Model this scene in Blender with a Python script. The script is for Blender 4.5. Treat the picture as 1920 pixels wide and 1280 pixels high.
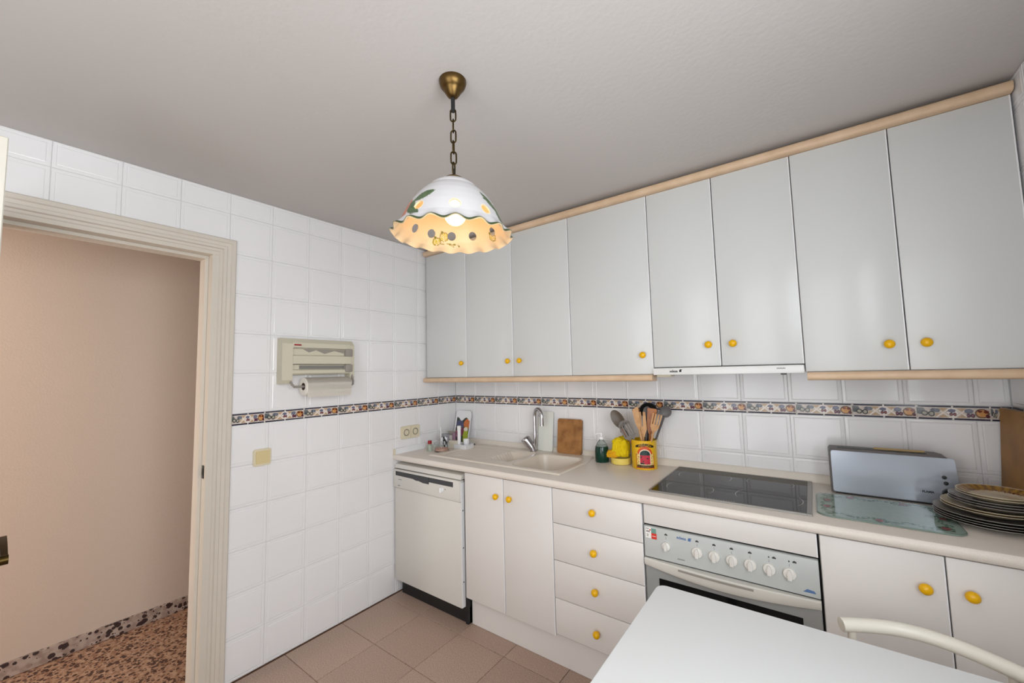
import bpy, bmesh, math, random
from math import sin, cos, pi, radians, sqrt, atan2, hypot
from mathutils import Vector, Matrix, noise
random.seed(7)
for o in list(bpy.data.objects): bpy.data.objects.remove(o)
S = bpy.context.scene
COL = S.collection

# ---------------------------------------------------------------- camera, light, exposure
CAM = Vector((2.305, -2.3415, 1.4382))
yaw, pitch, roll, FPX = -.6362, .0766, -.0238, 752.62
f = Vector((sin(yaw)*cos(pitch), cos(yaw)*cos(pitch), sin(pitch)))
rt = Vector((cos(yaw), -sin(yaw), 0)); up = rt.cross(f)
Rv = rt*cos(roll)+up*sin(roll); Uv = -rt*sin(roll)+up*cos(roll)
cam_d = bpy.data.cameras.new('camera'); cam = bpy.data.objects.new('camera', cam_d); COL.objects.link(cam)
M = Matrix((Rv, Uv, -f)).transposed().to_4x4(); M.translation = CAM
cam.matrix_world = M
cam_d.sensor_width = 36; cam_d.lens = FPX*36/1920; cam_d.clip_start = .02
S.camera = cam
S.view_settings.view_transform = 'Standard'; S.view_settings.look = 'None'
S.view_settings.gamma = 1; S.view_settings.use_curve_mapping = False
S.view_settings.exposure = 0.0

W = bpy.data.worlds.new('sky'); S.world = W; W.use_nodes = True
bg = W.node_tree.nodes['Background']; bg.inputs[0].default_value = (.86, .93, 1, 1); bg.inputs[1].default_value = 1.6

def area(name, loc, rot, sx, sy, power, col):
    l = bpy.data.lights.new(name, 'AREA'); l.shape = 'RECTANGLE'; l.size = sx; l.size_y = sy
    l.energy = power; l.color = col
    o = bpy.data.objects.new(name, l); COL.objects.link(o); o.location = loc; o.rotation_euler = rot
    return o
# daylight entering through the window in the right wall and the glazed door behind the camera
area('window_daylight', (3.02, -2.35, 1.55), (0, radians(90), 0), 1.15, 1.6, 42, (.95, .985, 1))
area('glazed_door_daylight', (1.88, -3.62, 1.20), (radians(90), 0, 0), 1.4, 2.0, 24, (1, .975, .96))
# unseen fill lights added to brighten the hallway beyond the door
area('hall_fill_overhead', (-.5, -3.0, 2.3), (0, 0, 0), .5, .5, 7, (1, .93, .86))
area('hall_fill_end', (-.54, -4.1, .9), (radians(90), 0, 0), .75, 1.5, 27, (1, .96, .92))  # added fill light; the hall end is a closed wall without a window

# ---------------------------------------------------------------- materials
def lin(c):
    c = c/255
    return c/12.92 if c <= .04045 else ((c+.055)/1.055)**2.4
def rgb(r, g, b): return (lin(r), lin(g), lin(b), 1)
MATS = {}
def mat(name, col, rough=.5, metal=0, bump=None, var=None, spec=.5, trans=0, coat=0, emit=None, attr=None, alpha=1, ior=1.45):
    if name in MATS: return MATS[name]
    m = bpy.data.materials.new(name); m.use_nodes = True; nt = m.node_tree; N = nt.nodes; L = nt.links
    b = N['Principled BSDF']
    b.inputs['Base Color'].default_value = rgb(*col); b.inputs['Roughness'].default_value = rough
    b.inputs['Metallic'].default_value = metal; b.inputs['Specular IOR Level'].default_value = spec
    b.inputs['Transmission Weight'].default_value = trans; b.inputs['Coat Weight'].default_value = coat
    b.inputs['IOR'].default_value = ior; b.inputs['Alpha'].default_value = alpha
    if emit:
        b.inputs['Emission Color'].default_value = (*emit[0], 1); b.inputs['Emission Strength'].default_value = emit[1]
    tc = None
    if bump or var:
        tc = N.new('ShaderNodeTexCoord')
    if attr:
        a = N.new('ShaderNodeAttribute'); a.attribute_name = attr; L.new(a.outputs['Color'], b.inputs['Base Color'])
    if var:   # (scale, second colour, low, high)
        sc, c2, lo, hi = var
        n = N.new('ShaderNodeTexNoise'); n.inputs['Scale'].default_value = sc; n.inputs['Detail'].default_value = 4
        r = N.new('ShaderNodeValToRGB'); r.color_ramp.elements[0].position = lo; r.color_ramp.elements[1].position = hi
        r.color_ramp.elements[0].color = rgb(*col); r.color_ramp.elements[1].color = rgb(*c2)
        L.new(tc.outputs['Object'], n.inputs['Vector']); L.new(n.outputs['Fac'], r.inputs['Fac']); L.new(r.outputs['Color'], b.inputs['Base Color'])
    if bump:  # (scale, strength, distance)
        n = N.new('ShaderNodeTexNoise'); n.inputs['Scale'].default_value = bump[0]; n.inputs['Detail'].default_value = 3
        bp = N.new('ShaderNodeBump'); bp.inputs['Strength'].default_value = bump[1]; bp.inputs['Distance'].default_value = bump[2]
        L.new(tc.outputs['Object'], n.inputs['Vector']); L.new(n.outputs['Fac'], bp.inputs['Height']); L.new(bp.outputs['Normal'], b.inputs['Normal'])
    MATS[name] = m; return m

M_tile = mat('glazed_white_tile', (236, 235, 236), .12, bump=(9, .16, .004))
M_grout = mat('pale_grout', (206, 206, 206), .8)
M_ceil = mat('ceiling_plaster', (198, 193, 190), .9, bump=(55, .25, .003))
M_plaster = mat('plain_plaster', (214, 212, 208), .8)
M_hall = mat('hall_peach_plaster', (212, 196, 182), .85, bump=(140, .25, .002))
M_trim = mat('cream_painted_wood', (214, 206, 194), .4, bump=(30, .08, .002))
M_cab = mat('white_laminate', (210, 212, 211), .24, bump=(700, .10, .0005))
M_cab2 = mat('white_laminate_lower', (222, 218, 214), .35, bump=(500, .05, .0004))
M_carc = mat('cabinet_carcass', (190, 186, 180), .5)
M_dark = mat('dark_void', (22, 20, 20), .7)
M_beige = mat('beige_wood_edge', (220, 192, 162), .4, var=(14, (208, 178, 146), .35, .7))
M_top = mat('speckled_worktop', (228, 220, 210), .28, var=(420, (220, 211, 201), .40, .66))
M_yel = mat('yellow_knob_plastic', (236, 180, 2), .22)
M_appl = mat('appliance_cream_white', (214, 211, 204), .3)
M_applw = mat('appliance_white', (228, 228, 226), .3)
M_blk = mat('black_plastic', (28, 29, 30), .4)
M_dgrey = mat('dark_grey_plastic', (62, 62, 64), .45)
M_chrome = mat('chrome', (200, 200, 205), .12, metal=1)
M_brass = mat('aged_brass', (104, 82, 48), .34, metal=1)
M_dbrass = mat('dark_brass', (70, 56, 30), .38, metal=1)
M_sink = mat('cream_composite', (226, 216, 202), .3)
M_ovenp = mat('oven_silver_grey', (192, 196, 194), .35)
M_glassb = mat('black_ceramic_glass', (12, 13, 15), .05, spec=.16)
M_steel = mat('brushed_steel_frame', (150, 148, 144), .35, metal=.8)
M_ring = mat('hob_marking', (160, 160, 160), .4)
M_white = mat('white_plastic', (238, 238, 240), .3)
M_paper = mat('kitchen_paper', (240, 235, 226), .95, bump=(120, .5, .002))
M_holder = mat('beige_plastic', (206, 200, 180), .38)
M_hgrey = mat('grey_end_cap', (150, 144, 136), .4)
M_switch = mat('ivory_plastic', (222, 212, 186), .35)
M_print_gloss = mat('printed_ceramic', (255, 255, 255), .14, attr='Col')
M_print = mat('printed_surface', (255, 255, 255), .4, attr='Col')
M_wood = mat('worn_board_wood', (168, 118, 66), .6, var=(16, (120, 76, 36), .42, .72), bump=(60, .3, .002))
M_boardy = mat('light_brown_board', (170, 122, 60), .55, var=(9, (142, 98, 44), .4, .7))
M_glassg = mat('green_glass', (138, 158, 148), .08, trans=.25)
M_clear = mat('clear_plastic', (245, 250, 250), .05, trans=1, ior=1.3)
M_green = mat('dark_green_soap', (4, 52, 40), .12)
M_table = mat('white_table_laminate', (222, 224, 225), .35)
M_silver = mat('silver_toaster', (164, 170, 180), .16, metal=.35)
M_tgrey = mat('toaster_dark_grey', (88, 82, 80), .45)
M_tube = mat('cream_painted_tube', (232, 228, 216), .3)
M_red = mat('red_plastic', (150, 20, 30), .35)
M_pink = mat('pink_contents', (230, 176, 156), .5, bump=(80, .8, .01))
M_cloth = mat('yellow_cloth', (226, 196, 6), .9, bump=(60, .5, .003))
M_cloth2 = mat('amber_cloth', (228, 168, 20), .9, bump=(90, .4, .003))
M_cream = mat('pale_yellow_plastic', (238, 214, 110), .35)
M_blue = mat('blue_print', (84, 116, 164), .5)
M_ink = mat('black_ink', (30, 30, 34), .5)
M_greyink = mat('grey_ink', (120, 122, 124), .5)
M_inkred = mat('red_sticker', (206, 52, 38), .5)
M_stick = mat('white_sticker', (238, 236, 232), .45)
M_teal = mat('teal_sticker', (106, 150, 138), .5)
M_mauve = mat('mauve_card', (150, 116, 136), .5)
M_bulb = mat('lit_bulb', (255, 240, 200), .3, emit=((1, .60, .22), 7.5))
M_wfork = mat('pale_beech', (206, 160, 112), .55, var=(30, (186, 138, 90), .4, .7))
M_wbrown = mat('brown_wood', (140, 84, 52), .55, var=(30, (116, 64, 38), .4, .7))
M_worange = mat('orange_varnished_wood', (176, 104, 34), .3, var=(30, (150, 80, 22), .4, .7))
M_ugrey = mat('grey_nylon', (96, 92, 92), .4)
M_ustain = mat('smoky_nylon', (92, 80, 68), .35)

def floor_mat():
    m = bpy.data.materials.new('floor_stoneware'); m.use_nodes = True; N = m.node_tree.nodes; L = m.node_tree.links
    b = N['Principled BSDF']; b.inputs['Roughness'].default_value = .45
    tc = N.new('ShaderNodeTexCoord'); n = N.new('ShaderNodeTexNoise'); n.inputs['Scale'].default_value = 260; n.inputs['Detail'].default_value = 2
    r = N.new('ShaderNodeValToRGB'); r.color_ramp.elements[0].position = .36; r.color_ramp.elements[1].position = .62
    r.color_ramp.elements[0].color = rgb(152, 126, 111); r.color_ramp.elements[1].color = rgb(194, 168, 152)
    L.new(tc.outputs['Object'], n.inputs['Vector']); L.new(n.outputs['Fac'], r.inputs['Fac'])
    oi = N.new('ShaderNodeObjectInfo'); hs = N.new('ShaderNodeHueSaturation'); mr = N.new('ShaderNodeMapRange')
    mr.inputs['To Min'].default_value = .94; mr.inputs['To Max'].default_value = 1.05
    L.new(oi.outputs['Random'], mr.inputs['Value']); L.new(mr.outputs['Result'], hs.inputs['Value'])
    L.new(r.outputs['Color'], hs.inputs['Color']); L.new(hs.outputs['Color'], b.inputs['Base Color'])
    return m
M_floor = floor_mat()
M_fgrout = mat('brown_grout', (104, 76, 60), .9)
def terrazzo(name, base, c2, chip, scale, th):
    m = bpy.data.materials.new(name); m.use_nodes = True; N = m.node_tree.nodes; L = m.node_tree.links
    b = N['Principled BSDF']; b.inputs['Roughness'].default_value = .35
    tc = N.new('ShaderNodeTexCoord'); v = N.new('ShaderNodeTexVoronoi'); v.inputs['Scale'].default_value = scale
    r = N.new('ShaderNodeValToRGB'); e = r.color_ramp.elements
    e[0].position = th*.85; e[0].color = rgb(*chip); e[1].position = th; e[1].color = (1, 1, 1, 1)
    n = N.new('ShaderNodeTexNoise'); n.inputs['Scale'].default_value = scale*.7
    r2 = N.new('ShaderNodeValToRGB'); r2.color_ramp.elements[0].position = .38; r2.color_ramp.elements[1].position = .62
    r2.color_ramp.elements[0].color = rgb(*c2); r2.color_ramp.elements[1].color = rgb(*base)
    mx = N.new('ShaderNodeMix'); mx.data_type = 'RGBA'; mx.blend_type = 'MIX'
    sep = N.new('ShaderNodeSeparateColor')
    cs = N.new('ShaderNodeMath'); cs.operation = 'MULTIPLY'      # chips of different sizes
    L.new(v.outputs['Color'], sep.inputs['Color'])
    mr = N.new('ShaderNodeMapRange'); mr.inputs['To Min'].default_value = .6; mr.inputs['To Max'].default_value = 2.4
    L.new(sep.outputs['Red'], mr.inputs['Value']); L.new(v.outputs['Distance'], cs.inputs[0]); L.new(mr.outputs['Result'], cs.inputs[1])
    g = N.new('ShaderNodeMath'); g.operation = 'GREATER_THAN'; g.inputs[1].default_value = th
    L.new(tc.outputs['Object'], v.inputs['Vector']); L.new(tc.outputs['Object'], n.inputs['Vector'])
    L.new(cs.outputs[0], g.inputs[0]); L.new(n.outputs['Fac'], r2.inputs['Fac'])
    L.new(g.outputs[0], mx.inputs[0]); mx.inputs[6].default_value = rgb(*chip); L.new(r2.outputs['Color'], mx.inputs[7])
    L.new(mx.outputs[2], b.inputs['Base Color'])
    return m
M_terr = terrazzo('hall_terrazzo', (186, 152, 126), (150, 110, 84), (72, 44, 34), 62, .50)
M_tskirt = terrazzo('terrazzo_skirting', (188, 172, 162), (158, 138, 128), (58, 42, 42), 46, .50)

# ---------------------------------------------------------------- helpers
def B(): return bmesh.new()
def box(bm, x0, x1, y0, y1, z0, z1, bev=0, seg=2):
    vs = [bm.verts.new(p) for p in [(x0,y0,z0),(x1,y0,z0),(x1,y1,z0),(x0,y1,z0),(x0,y0,z1),(x1,y0,z1),(x1,y1,z1),(x0,y1,z1)]]
    fs = [bm.faces.new([vs[i] for i in q]) for q in [(0,3,2,1),(4,5,6,7),(0,1,5,4),(1,2,6,5),(2,3,7,6),(3,0,4,7)]]
    if bev:
        es = list({e for f_ in fs for e in f_.edges})
        bmesh.ops.bevel(bm, geom=es, offset=bev, segments=seg, affect='EDGES', profile=.5)
def frame_for(d):
    d = d.normalized(); a = Vector((0, 0, 1)) if abs(d.z) < .9 else Vector((1, 0, 0))
    u = d.cross(a).normalized(); return u, d.cross(u).normalized()
def tube(bm, pts, r, seg=12, cap=True, closed=False):
    pts = [Vector(p) for p in pts]; n = len(pts); rs = r if isinstance(r, (list, tuple)) else [r]*n
    rings = []; u = None
    for i, p in enumerate(pts):
        if closed: d = pts[(i+1) % n]-pts[i-1]
        else: d = pts[min(i+1, n-1)]-pts[max(i-1, 0)]
        d.normalize()
        if u is None: u, v = frame_for(d)
        else:
            u = (u-d*u.dot(d)).normalized(); v = d.cross(u)
        rings.append([bm.verts.new(p+(u*cos(2*pi*k/seg)+v*sin(2*pi*k/seg))*rs[i]) for k in range(seg)])
    for i in range(n if closed else n-1):
        a, b = rings[i], rings[(i+1) % n]
        for k in range(seg): bm.faces.new([a[k], a[(k+1) % seg], b[(k+1) % seg], b[k]])
    if cap and not closed:
        bm.faces.new(rings[0][::-1]); bm.faces.new(rings[-1])
def cyl(bm, p0, p1, r0, r1=None, seg=20): tube(bm, [p0, p1], [r0, r0 if r1 is None else r1], seg)
def lathe(bm, prof, c=(0, 0, 0), seg=32, axis='z', closed=False):
    c = Vector(c); rings = []
    for r, z in prof:
        ring = []
        if r < 1e-6:
            p = (0, 0, z)
            ring = [p]
        else: ring = [(r*cos(2*pi*k/seg), r*sin(2*pi*k/seg), z) for k in range(seg)]
        out = []
        for p in ring:
            if axis == 'y': p = (p[0], -p[2], p[1])
            elif axis == 'x': p = (p[2], p[0], p[1])
            out.append(bm.verts.new(c+Vector(p)))
        rings.append(out)
    for i in range(len(rings)-1):
        a, b = rings[i], rings[i+1]
        for k in range(seg):
            q = [a[k % len(a)], a[(k+1) % len(a)], b[(k+1) % len(b)], b[k % len(b)]]
            q2 = []
            for v in q:
                if v not in q2: q2.append(v)
            if len(q2) > 2: bm.faces.new(q2)
def prism(bm, pts, n, bev=0):   # pts: closed loop of 3D points, n: extrusion vector
    a = [bm.verts.new(p) for p in pts]; f0 = bm.faces.new(a)
    r = bmesh.ops.extrude_face_region(bm, geom=[f0]); vs = [g for g in r['geom'] if isinstance(g, bmesh.types.BMVert)]
    bmesh.ops.translate(bm, vec=Vector(n), verts=vs)
    if bev:
        es = [g for g in r['geom'] if isinstance(g, bmesh.types.BMEdge)]
        bmesh.ops.bevel(bm, geom=es, offset=bev, segments=2, affect='EDGES')
def rrect(x0, x1, y0, y1, r, n=5):
    out = []
    for cx, cy, a0 in [(x1-r, y1-r, 0), (x0+r, y1-r, pi/2), (x0+r, y0+r, pi), (x1-r, y0+r, 3*pi/2)]:
        for i in range(n+1):
            a = a0+i*pi/2/n; out.append((cx+r*cos(a), cy+r*sin(a)))
    return out
def link(o, parent=None):
    COL.objects.link(o)
    if parent: o.parent = parent
    return o
def wloc(p):
    v = Vector((0, 0, 0))
    while p: v = v+p.location; p = p.parent
    return v
def mesh(name, bm, m, smooth=None):
    bmesh.ops.recalc_face_normals(bm, faces=bm.faces)
    me = bpy.data.meshes.new(name); bm.to_mesh(me); bm.free()
    for q in (m if isinstance(m, (list, tuple)) else [m]): me.materials.append(q)
    if smooth:
        me.polygons.foreach_set('use_smooth', [True]*len(me.polygons))
        if smooth is not True: me.set_sharp_from_angle(angle=radians(smooth))
    return me
def obj(name, bm, m, parent=None, smooth=35, local=False):
    """world-space bmesh -> object; parents here are unrotated so the offset is subtracted"""
    if parent and not local: bmesh.ops.translate(bm, vec=-wloc(parent), verts=bm.verts)
    return link(bpy.data.objects.new(name, mesh(name, bm, m, smooth)), parent)
def tag(o, label, cat, group=None):
    o['label'] = label; o['category'] = cat
    if group: o['group'] = group
    return o
def thing(name, label, cat, loc, group=None, rz=0):
    o = bpy.data.objects.new(name, None); o.empty_display_size = .05; COL.objects.link(o)
    o.location = loc; o.rotation_euler = (0, 0, rz); return tag(o, label, cat, group)
def struct(o): o['kind'] = 'structure'; return o
def copy_obj(o, parent=None):
    c = o.copy(); COL.objects.link(c); c.parent = parent
    for ch in list(o.children): copy_obj(ch, c)
    return c
def paint(me, fn):
    """flat print: a colour per vertex from fn(local position) -> sRGB tuple"""
    ca = me.color_attributes.new('Col', 'FLOAT_COLOR', 'POINT')
    buf = []
    for v in me.vertices: buf.extend(rgb(*fn(v.co)))
    ca.data.foreach_set('color', buf)
def grid(bm, fn, nu, nv):
    g = [[bm.verts.new(fn(i/nu, j/nv)) for i in range(nu+1)] for j in range(nv+1)]
    for j in range(nv):
        for i in range(nu): bm.faces.new([g[j][i], g[j][i+1], g[j+1][i+1], g[j+1][i]])
    return g
def text(name, s, size, loc, rot, m, parent, shear=0, ex=.0004, bold=0):
    c = bpy.data.curves.new(name, 'FONT'); c.body = s; c.size = size; c.extrude = ex; c.shear = shear; c.offset = bold
    c.align_x = 'CENTER'; c.align_y = 'CENTER'; c.resolution_u = 3
    t = bpy.data.objects.new('tmp_text', c); COL.objects.link(t)
    dg = bpy.context.evaluated_depsgraph_get(); me = bpy.data.meshes.new_from_object(t.evaluated_get(dg))
    bpy.data.objects.remove(t); bpy.data.curves.remove(c)
    me.materials.clear(); me.materials.append(m)
    o = bpy.data.objects.new(name, me); COL.objects.link(o); o.parent = parent
    o.location = Vector(loc)-wloc(parent); o.rotation_euler = rot; return o
def mixc(a, b, t): return tuple(a[i]+(b[i]-a[i])*t for i in range(3))

H = 2.3785; XR = 2.905; YB = -3.5
ZB, ZT = 1.2074, 1.2640          # decorative border, bottom and top
PH, PW = .2029, .2               # tile pitch

# ---------------------------------------------------------------- structure
# left wall: slab with the doorway cut out (built of solid pieces in one mesh)
DY0, DY1, DZ = -2.39, -1.60, 2.09
bm = B()
box(bm, -.10, -.0035, DY1, .10, 0, H); box(bm, -.10, -.0035, YB, DY0, 0, H); box(bm, -.10, -.0035, DY0, DY1, DZ, H)
wl = struct(obj('wall_left', bm, M_grout, smooth=None))
bm = B(); box(bm, -.10, XR+.14, .0035, .12, 0, H); wb = struct(obj('wall_back', bm, M_grout, smooth=None))
WY0, WY1, WZ0, WZ1 = -3.15, -1.55, .98, 2.12
bm = B(); box(bm, XR+.0035, XR+.13, WY1, .0035, 0, H); box(bm, XR+.0035, XR+.13, YB, WY0, 0, H)
box(bm, XR+.0035, XR+.13, WY0, WY1, 0, WZ0); box(bm, XR+.0035, XR+.13, WY0, WY1, WZ1, H)
wr = struct(obj('wall_right', bm, M_grout, smooth=None))
bm = B(); box(bm, -.10, 1.18, YB-.1, YB, 0, H); box(bm, 2.58, XR+.13, YB-.1, YB, 0, H); box(bm, 1.18, 2.58, YB-.1, YB, 2.2, H); box(bm, 1.18, 2.58, YB-.1, YB, 0, .12)
wf = struct(obj('wall_front', bm, M_plaster, smooth=None))
bm = B(); box(bm, -.10, XR+.13, YB-.1, .12, H, H+.08); struct(obj('ceiling', bm, M_ceil, smooth=None))
bm = B(); box(bm, -.008, XR+.13, YB-.1, .008, -.10, -.004); fl = struct(obj('floor', bm, M_fgrout, smooth=None))

# wall tiles: glazed, pillowed, a raised inner panel
def tile_mesh(w, h, name='tile', t=.008):
    bm = B(); g = .0007; x, z = w/2-g, h/2-g
    rings = [(0, 0), (0, t-.0026), (.0020, t-.0006), (.0105, t-.0002), (.0125, t-.0013), (.0165, t+.0003)]
    loops = []
    for ins, d in rings:
        a, b = x-ins, z-ins
        loops.append([bm.verts.new((-a, -d, -b)), bm.verts.new((a, -d, -b)), bm.verts.new((a, -d, b)), bm.verts.new((-a, -d, b))])
    for i in range(len(loops)-1):
        for k in range(4): bm.faces.new([loops[i][k], loops[i][(k+1) % 4], loops[i+1][(k+1) % 4], loops[i+1][k]])
    bm.faces.new(loops[-1])
    return mesh(name, bm, M_tile, None)
TM = {}
def put_tile(parent, u0, u1, z0, z1, wall):
    w, h = round(u1-u0, 4), round(z1-z0, 4)
    if w < .012 or h < .012: return
    if (w, h) not in TM: TM[(w, h)] = tile_mesh(w, h)
    o = link(bpy.data.objects.new('tile', TM[(w, h)]), parent)
    c = (u0+u1)/2; zc = (z0+z1)/2; j = random.uniform(-.0035, .0035); k = random.uniform(-.0035, .0035)
    if wall == 'back': o.location = (c, .008, zc); o.rotation_euler = (j, 0, k)
    elif wall == 'left': o.location = (-.008, c, zc); o.rotation_euler = (j, 0, pi/2+k)
    else: o.location = (XR+.008, c, zc); o.rotation_euler = (j, 0, -pi/2+k)
rows_lo = [(ZB-PH*(k+1), ZB-PH*k) for k in range(6)]
rows_lo[-1] = (0.0, rows_lo[-1][1])
rows_hi = [(ZT+.2015*k, min(ZT+.2015*(k+1), H-.001)) for k in range(6)]
# left wall: columns counted from the corner
for k in range(17):
    y1 = .0 if k == 0 else .0107-PW*k; y0 = .0107-PW*(k+1)
    y0 = max(y0, YB)
    for z0, z1 in rows_lo+rows_hi:
        if y0 < -1.60 and y1 > -2.40:
            if z1 > 2.13: put_tile(wl, y0, y1, max(z0, 2.092), z1, 'left')
            continue
        put_tile(wl, y0, y1, z0, z1, 'left')
for k in range(15):
    x0 = 0 if k == 0 else .0122+PW*k; x1 = min(.0122+PW*(k+1), XR)
    put_tile(wb, x0, x1, .9, ZB-PH, 'back'); put_tile(wb, x0, x1, ZB-PH, ZB, 'back')
    put_tile(wb, x0, x1, ZT, ZT+.2015, 'back')
for k in range(12):
    y1 = -PW*k; y0 = -PW*(k+1)
    for z0, z1 in rows_lo+rows_hi:
        if y0 < WY1-.06 and z1 > WZ0-.06 and z0 < WZ1+.06:
            if y1 > WY1+.06: put_tile(wr, WY1+.06, y1, z0, z1, 'right')
            elif z0 < WZ0-.07: put_tile(wr, y0, y1, z0, WZ0-.06, 'right')
            elif z1 > WZ1+.07: put_tile(wr, y0, y1, WZ1+.06, z1, 'right')
            continue
        put_tile(wr, y0, y1, z0, z1, 'right')

# border tiles with a fruit frieze
BW, BH = .2036, ZT-ZB
def frieze(u, v):       # u 0..1 along the tile, v 0..1 upward
    x = u*BW; z = v*BH
    n = noise.noise(Vector((x*120, z*120, 1)))*.5+.5; n2 = noise.noise(Vector((x*55, z*55, 7)))*.5+.5
    if v < .12 or v > .88:
        if min(abs(u-0), abs(u-.5), abs(u-1)) < .018: return (226, 220, 214)
        return mixc((30, 28, 52), (96, 90, 100), max(0, n-.55)*1.6)
    if v < .16 or v > .84: return (222, 212, 206)
    c = mixc((222, 208, 196), (186, 176, 170), n)
    def e(cu, cv, ru, rv): return ((u-cu)/ru)**2+((v-cv)/rv)**2
    # tan scroll ribbons crossing left and right of the middle
    for cu in (.37, .62):
        d = min(abs((v-.5)-(u-cu)*3.4), abs((v-.5)+(u-cu)*3.4))
        if abs(u-cu) < .105 and d > .10 and abs(v-.5) > .06: c = mixc((204, 176, 142), (180, 150, 118), n)
        if abs(u-cu) < .11 and d < .05: c = (236, 226, 214)
    # grey leaves at the left end
    if e(.05, .62, .07, .26) < 1: c = mixc((70, 76, 80), (130, 134, 134), n2)
    if e(.26, .66, .07, .16) < 1: c = mixc((84, 90, 104), (136, 140, 148), n)
    # two olive berries with dark outlines
    for cu, cv in ((.11, .44), (.205, .40)):
        r = e(cu, cv, .05, .19)
        if r < 1: c = (52, 50, 50) if r > .38 else mixc((150, 148, 136), (190, 186, 172), n)
    # lozenge with two cherries
    if abs(u-.5)/.085+abs(v-.5)/.36 < 1: c = (238, 230, 226)
    if e(.49, .64, .055, .12) < 1: c = (104, 106, 130)
    for cu in (.478, .525):
        r = e(cu, .40, .025, .12)
        if r < 1: c = (74, 30, 42) if r > .3 else (150, 84, 84)
    # blue-grey leaf and plums
    if e(.715, .64, .06, .16) < 1: c = mixc((82, 86, 108), (136, 138, 154), n)
    for cu in (.71, .765):
        r = e(cu, .34, .03, .14)
        if r < 1: c = (60, 22, 44) if r > .25 else (134, 74, 96)
    # peach
    r = e(.885, .50, .095, .31)
    if r < 1: c = mixc((200, 130, 70), (214, 172, 118), n) if r < .60 else (92, 66, 48)
    if e(.86, .64, .03, .08) < 1 or e(.94, .62, .035, .1) < 1: c = (112, 40, 20)
    if e(.955, .32, .03, .13) < 1: c = (84, 30, 40)
    return c
def border_mesh(w):
    bm = B(); grid(bm, lambda a, b: (a*w-w/2+.0006*(1-2*a), -.0095+.0012*(2*b-1)**4, b*BH-BH/2+.001*(1-2*b)), 110, 30)
    bmesh.ops.recalc_face_normals(bm, faces=bm.faces)
    me = mesh('border_tile', bm, M_print_gloss, True)
    paint(me, lambda co: frieze(co.x/BW+.5+(BW-w)/BW*0, co.z/BH+.5))
    # back side for thickness
    return me
BM = border_mesh(BW)
def put_border(parent, u0, wall, sx=1, flip=False):
    o = link(bpy.data.objects.new('border_tile', BM), parent); c = u0+BW*sx/2; zc = (ZB+ZT)/2
    o.scale = (sx, 1, 1)
    if wall == 'back': o.location = (c, .008, zc)
    elif wall == 'left': o.location = (-.008, c, zc); o.rotation_euler = (0, 0, pi/2)
    else: o.location = (XR+.008, c, zc); o.rotation_euler = (0, 0, -pi/2)
for k in range(8):
    u0 = .014-BW*(k+1)
    if k == 0: put_border(wl, u0, 'left', (-.001-u0)/BW)
    elif k == 7: put_border(wl, -1.566, 'left', (u0+BW+1.566)/BW)
    else: put_border(wl, u0, 'left')
for k in range(15):
    u0 = 2.24-BW*11+BW*k
    if u0+BW > XR: put_border(wb, u0, 'back', (XR-u0)/BW)
    else: put_border(wb, u0 if k else .002, 'back', 1 if k else (u0+BW-.002)/BW)
for k in range(12): put_border(wr, -.001-BW*(k+1), 'right')

# floor tiles
bm = B(); g = .0014
box(bm, -.1585+g, .1585-g, -.1585+g, .1585-g, -.010, 0, .0012, 1); FT = mesh('tile', bm, M_floor, None)
for i in range(-1, 10):
    for j in range(0, 10):
        x0 = .0095+.317*i; x1 = x0+.317; y1 = -.338-.3175*j; y0 = y1-.3175
        if x1 < .02 or x0 > XR: continue
        cx0, cx1 = max(x0, 0.0), min(x1, XR); cy0 = max(y0, YB)
        o = link(bpy.data.objects.new('tile', FT), fl)
        if cx1-cx0 < .02 or y1-cy0 < .02: bpy.data.objects.remove(o); continue
        o.location = ((cx0+cx1)/2, (cy0+y1)/2, 0); o.scale = ((cx1-cx0)/.317, (y1-cy0)/.317, 1)

# hallway beyond the door
XH = -.97
bm = B(); box(bm, XH-.1, XH, -4.2, .2, 0, H); struct(obj('wall_hall', bm, M_hall, smooth=None))
bm = B(); box(bm, XH, -.10, .10, .2, 0, H); struct(obj('wall_hall_end', bm, M_hall, smooth=None))
bm = B(); box(bm, XH, -.10, -4.3, -4.2, 0, H); struct(obj('wall_hall_far', bm, M_hall, smooth=None))
bm = B(); box(bm, -.115, -.10, DY1+.06, .10, 0, H); box(bm, -.115, -.10, -4.2, DY0-.06, 0, H); struct(obj('wall_hall_side', bm, M_hall, smooth=None))
bm = B(); box(bm, XH-.1, -.10, -4.3, .2, H, H+.08); struct(obj('ceiling_hall', bm, M_ceil, smooth=None))
bm = B(); box(bm, XH-.1, -.008, -4.3, .2, -.10, 0); struct(obj('floor_hall', bm, M_terr, smooth=None))
bm = B(); box(bm, XH, XH+.014, -4.19, .09, 0, .075, .002, 1); struct(obj('baseboard_hall', bm, M_tskirt, smooth=None))

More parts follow.
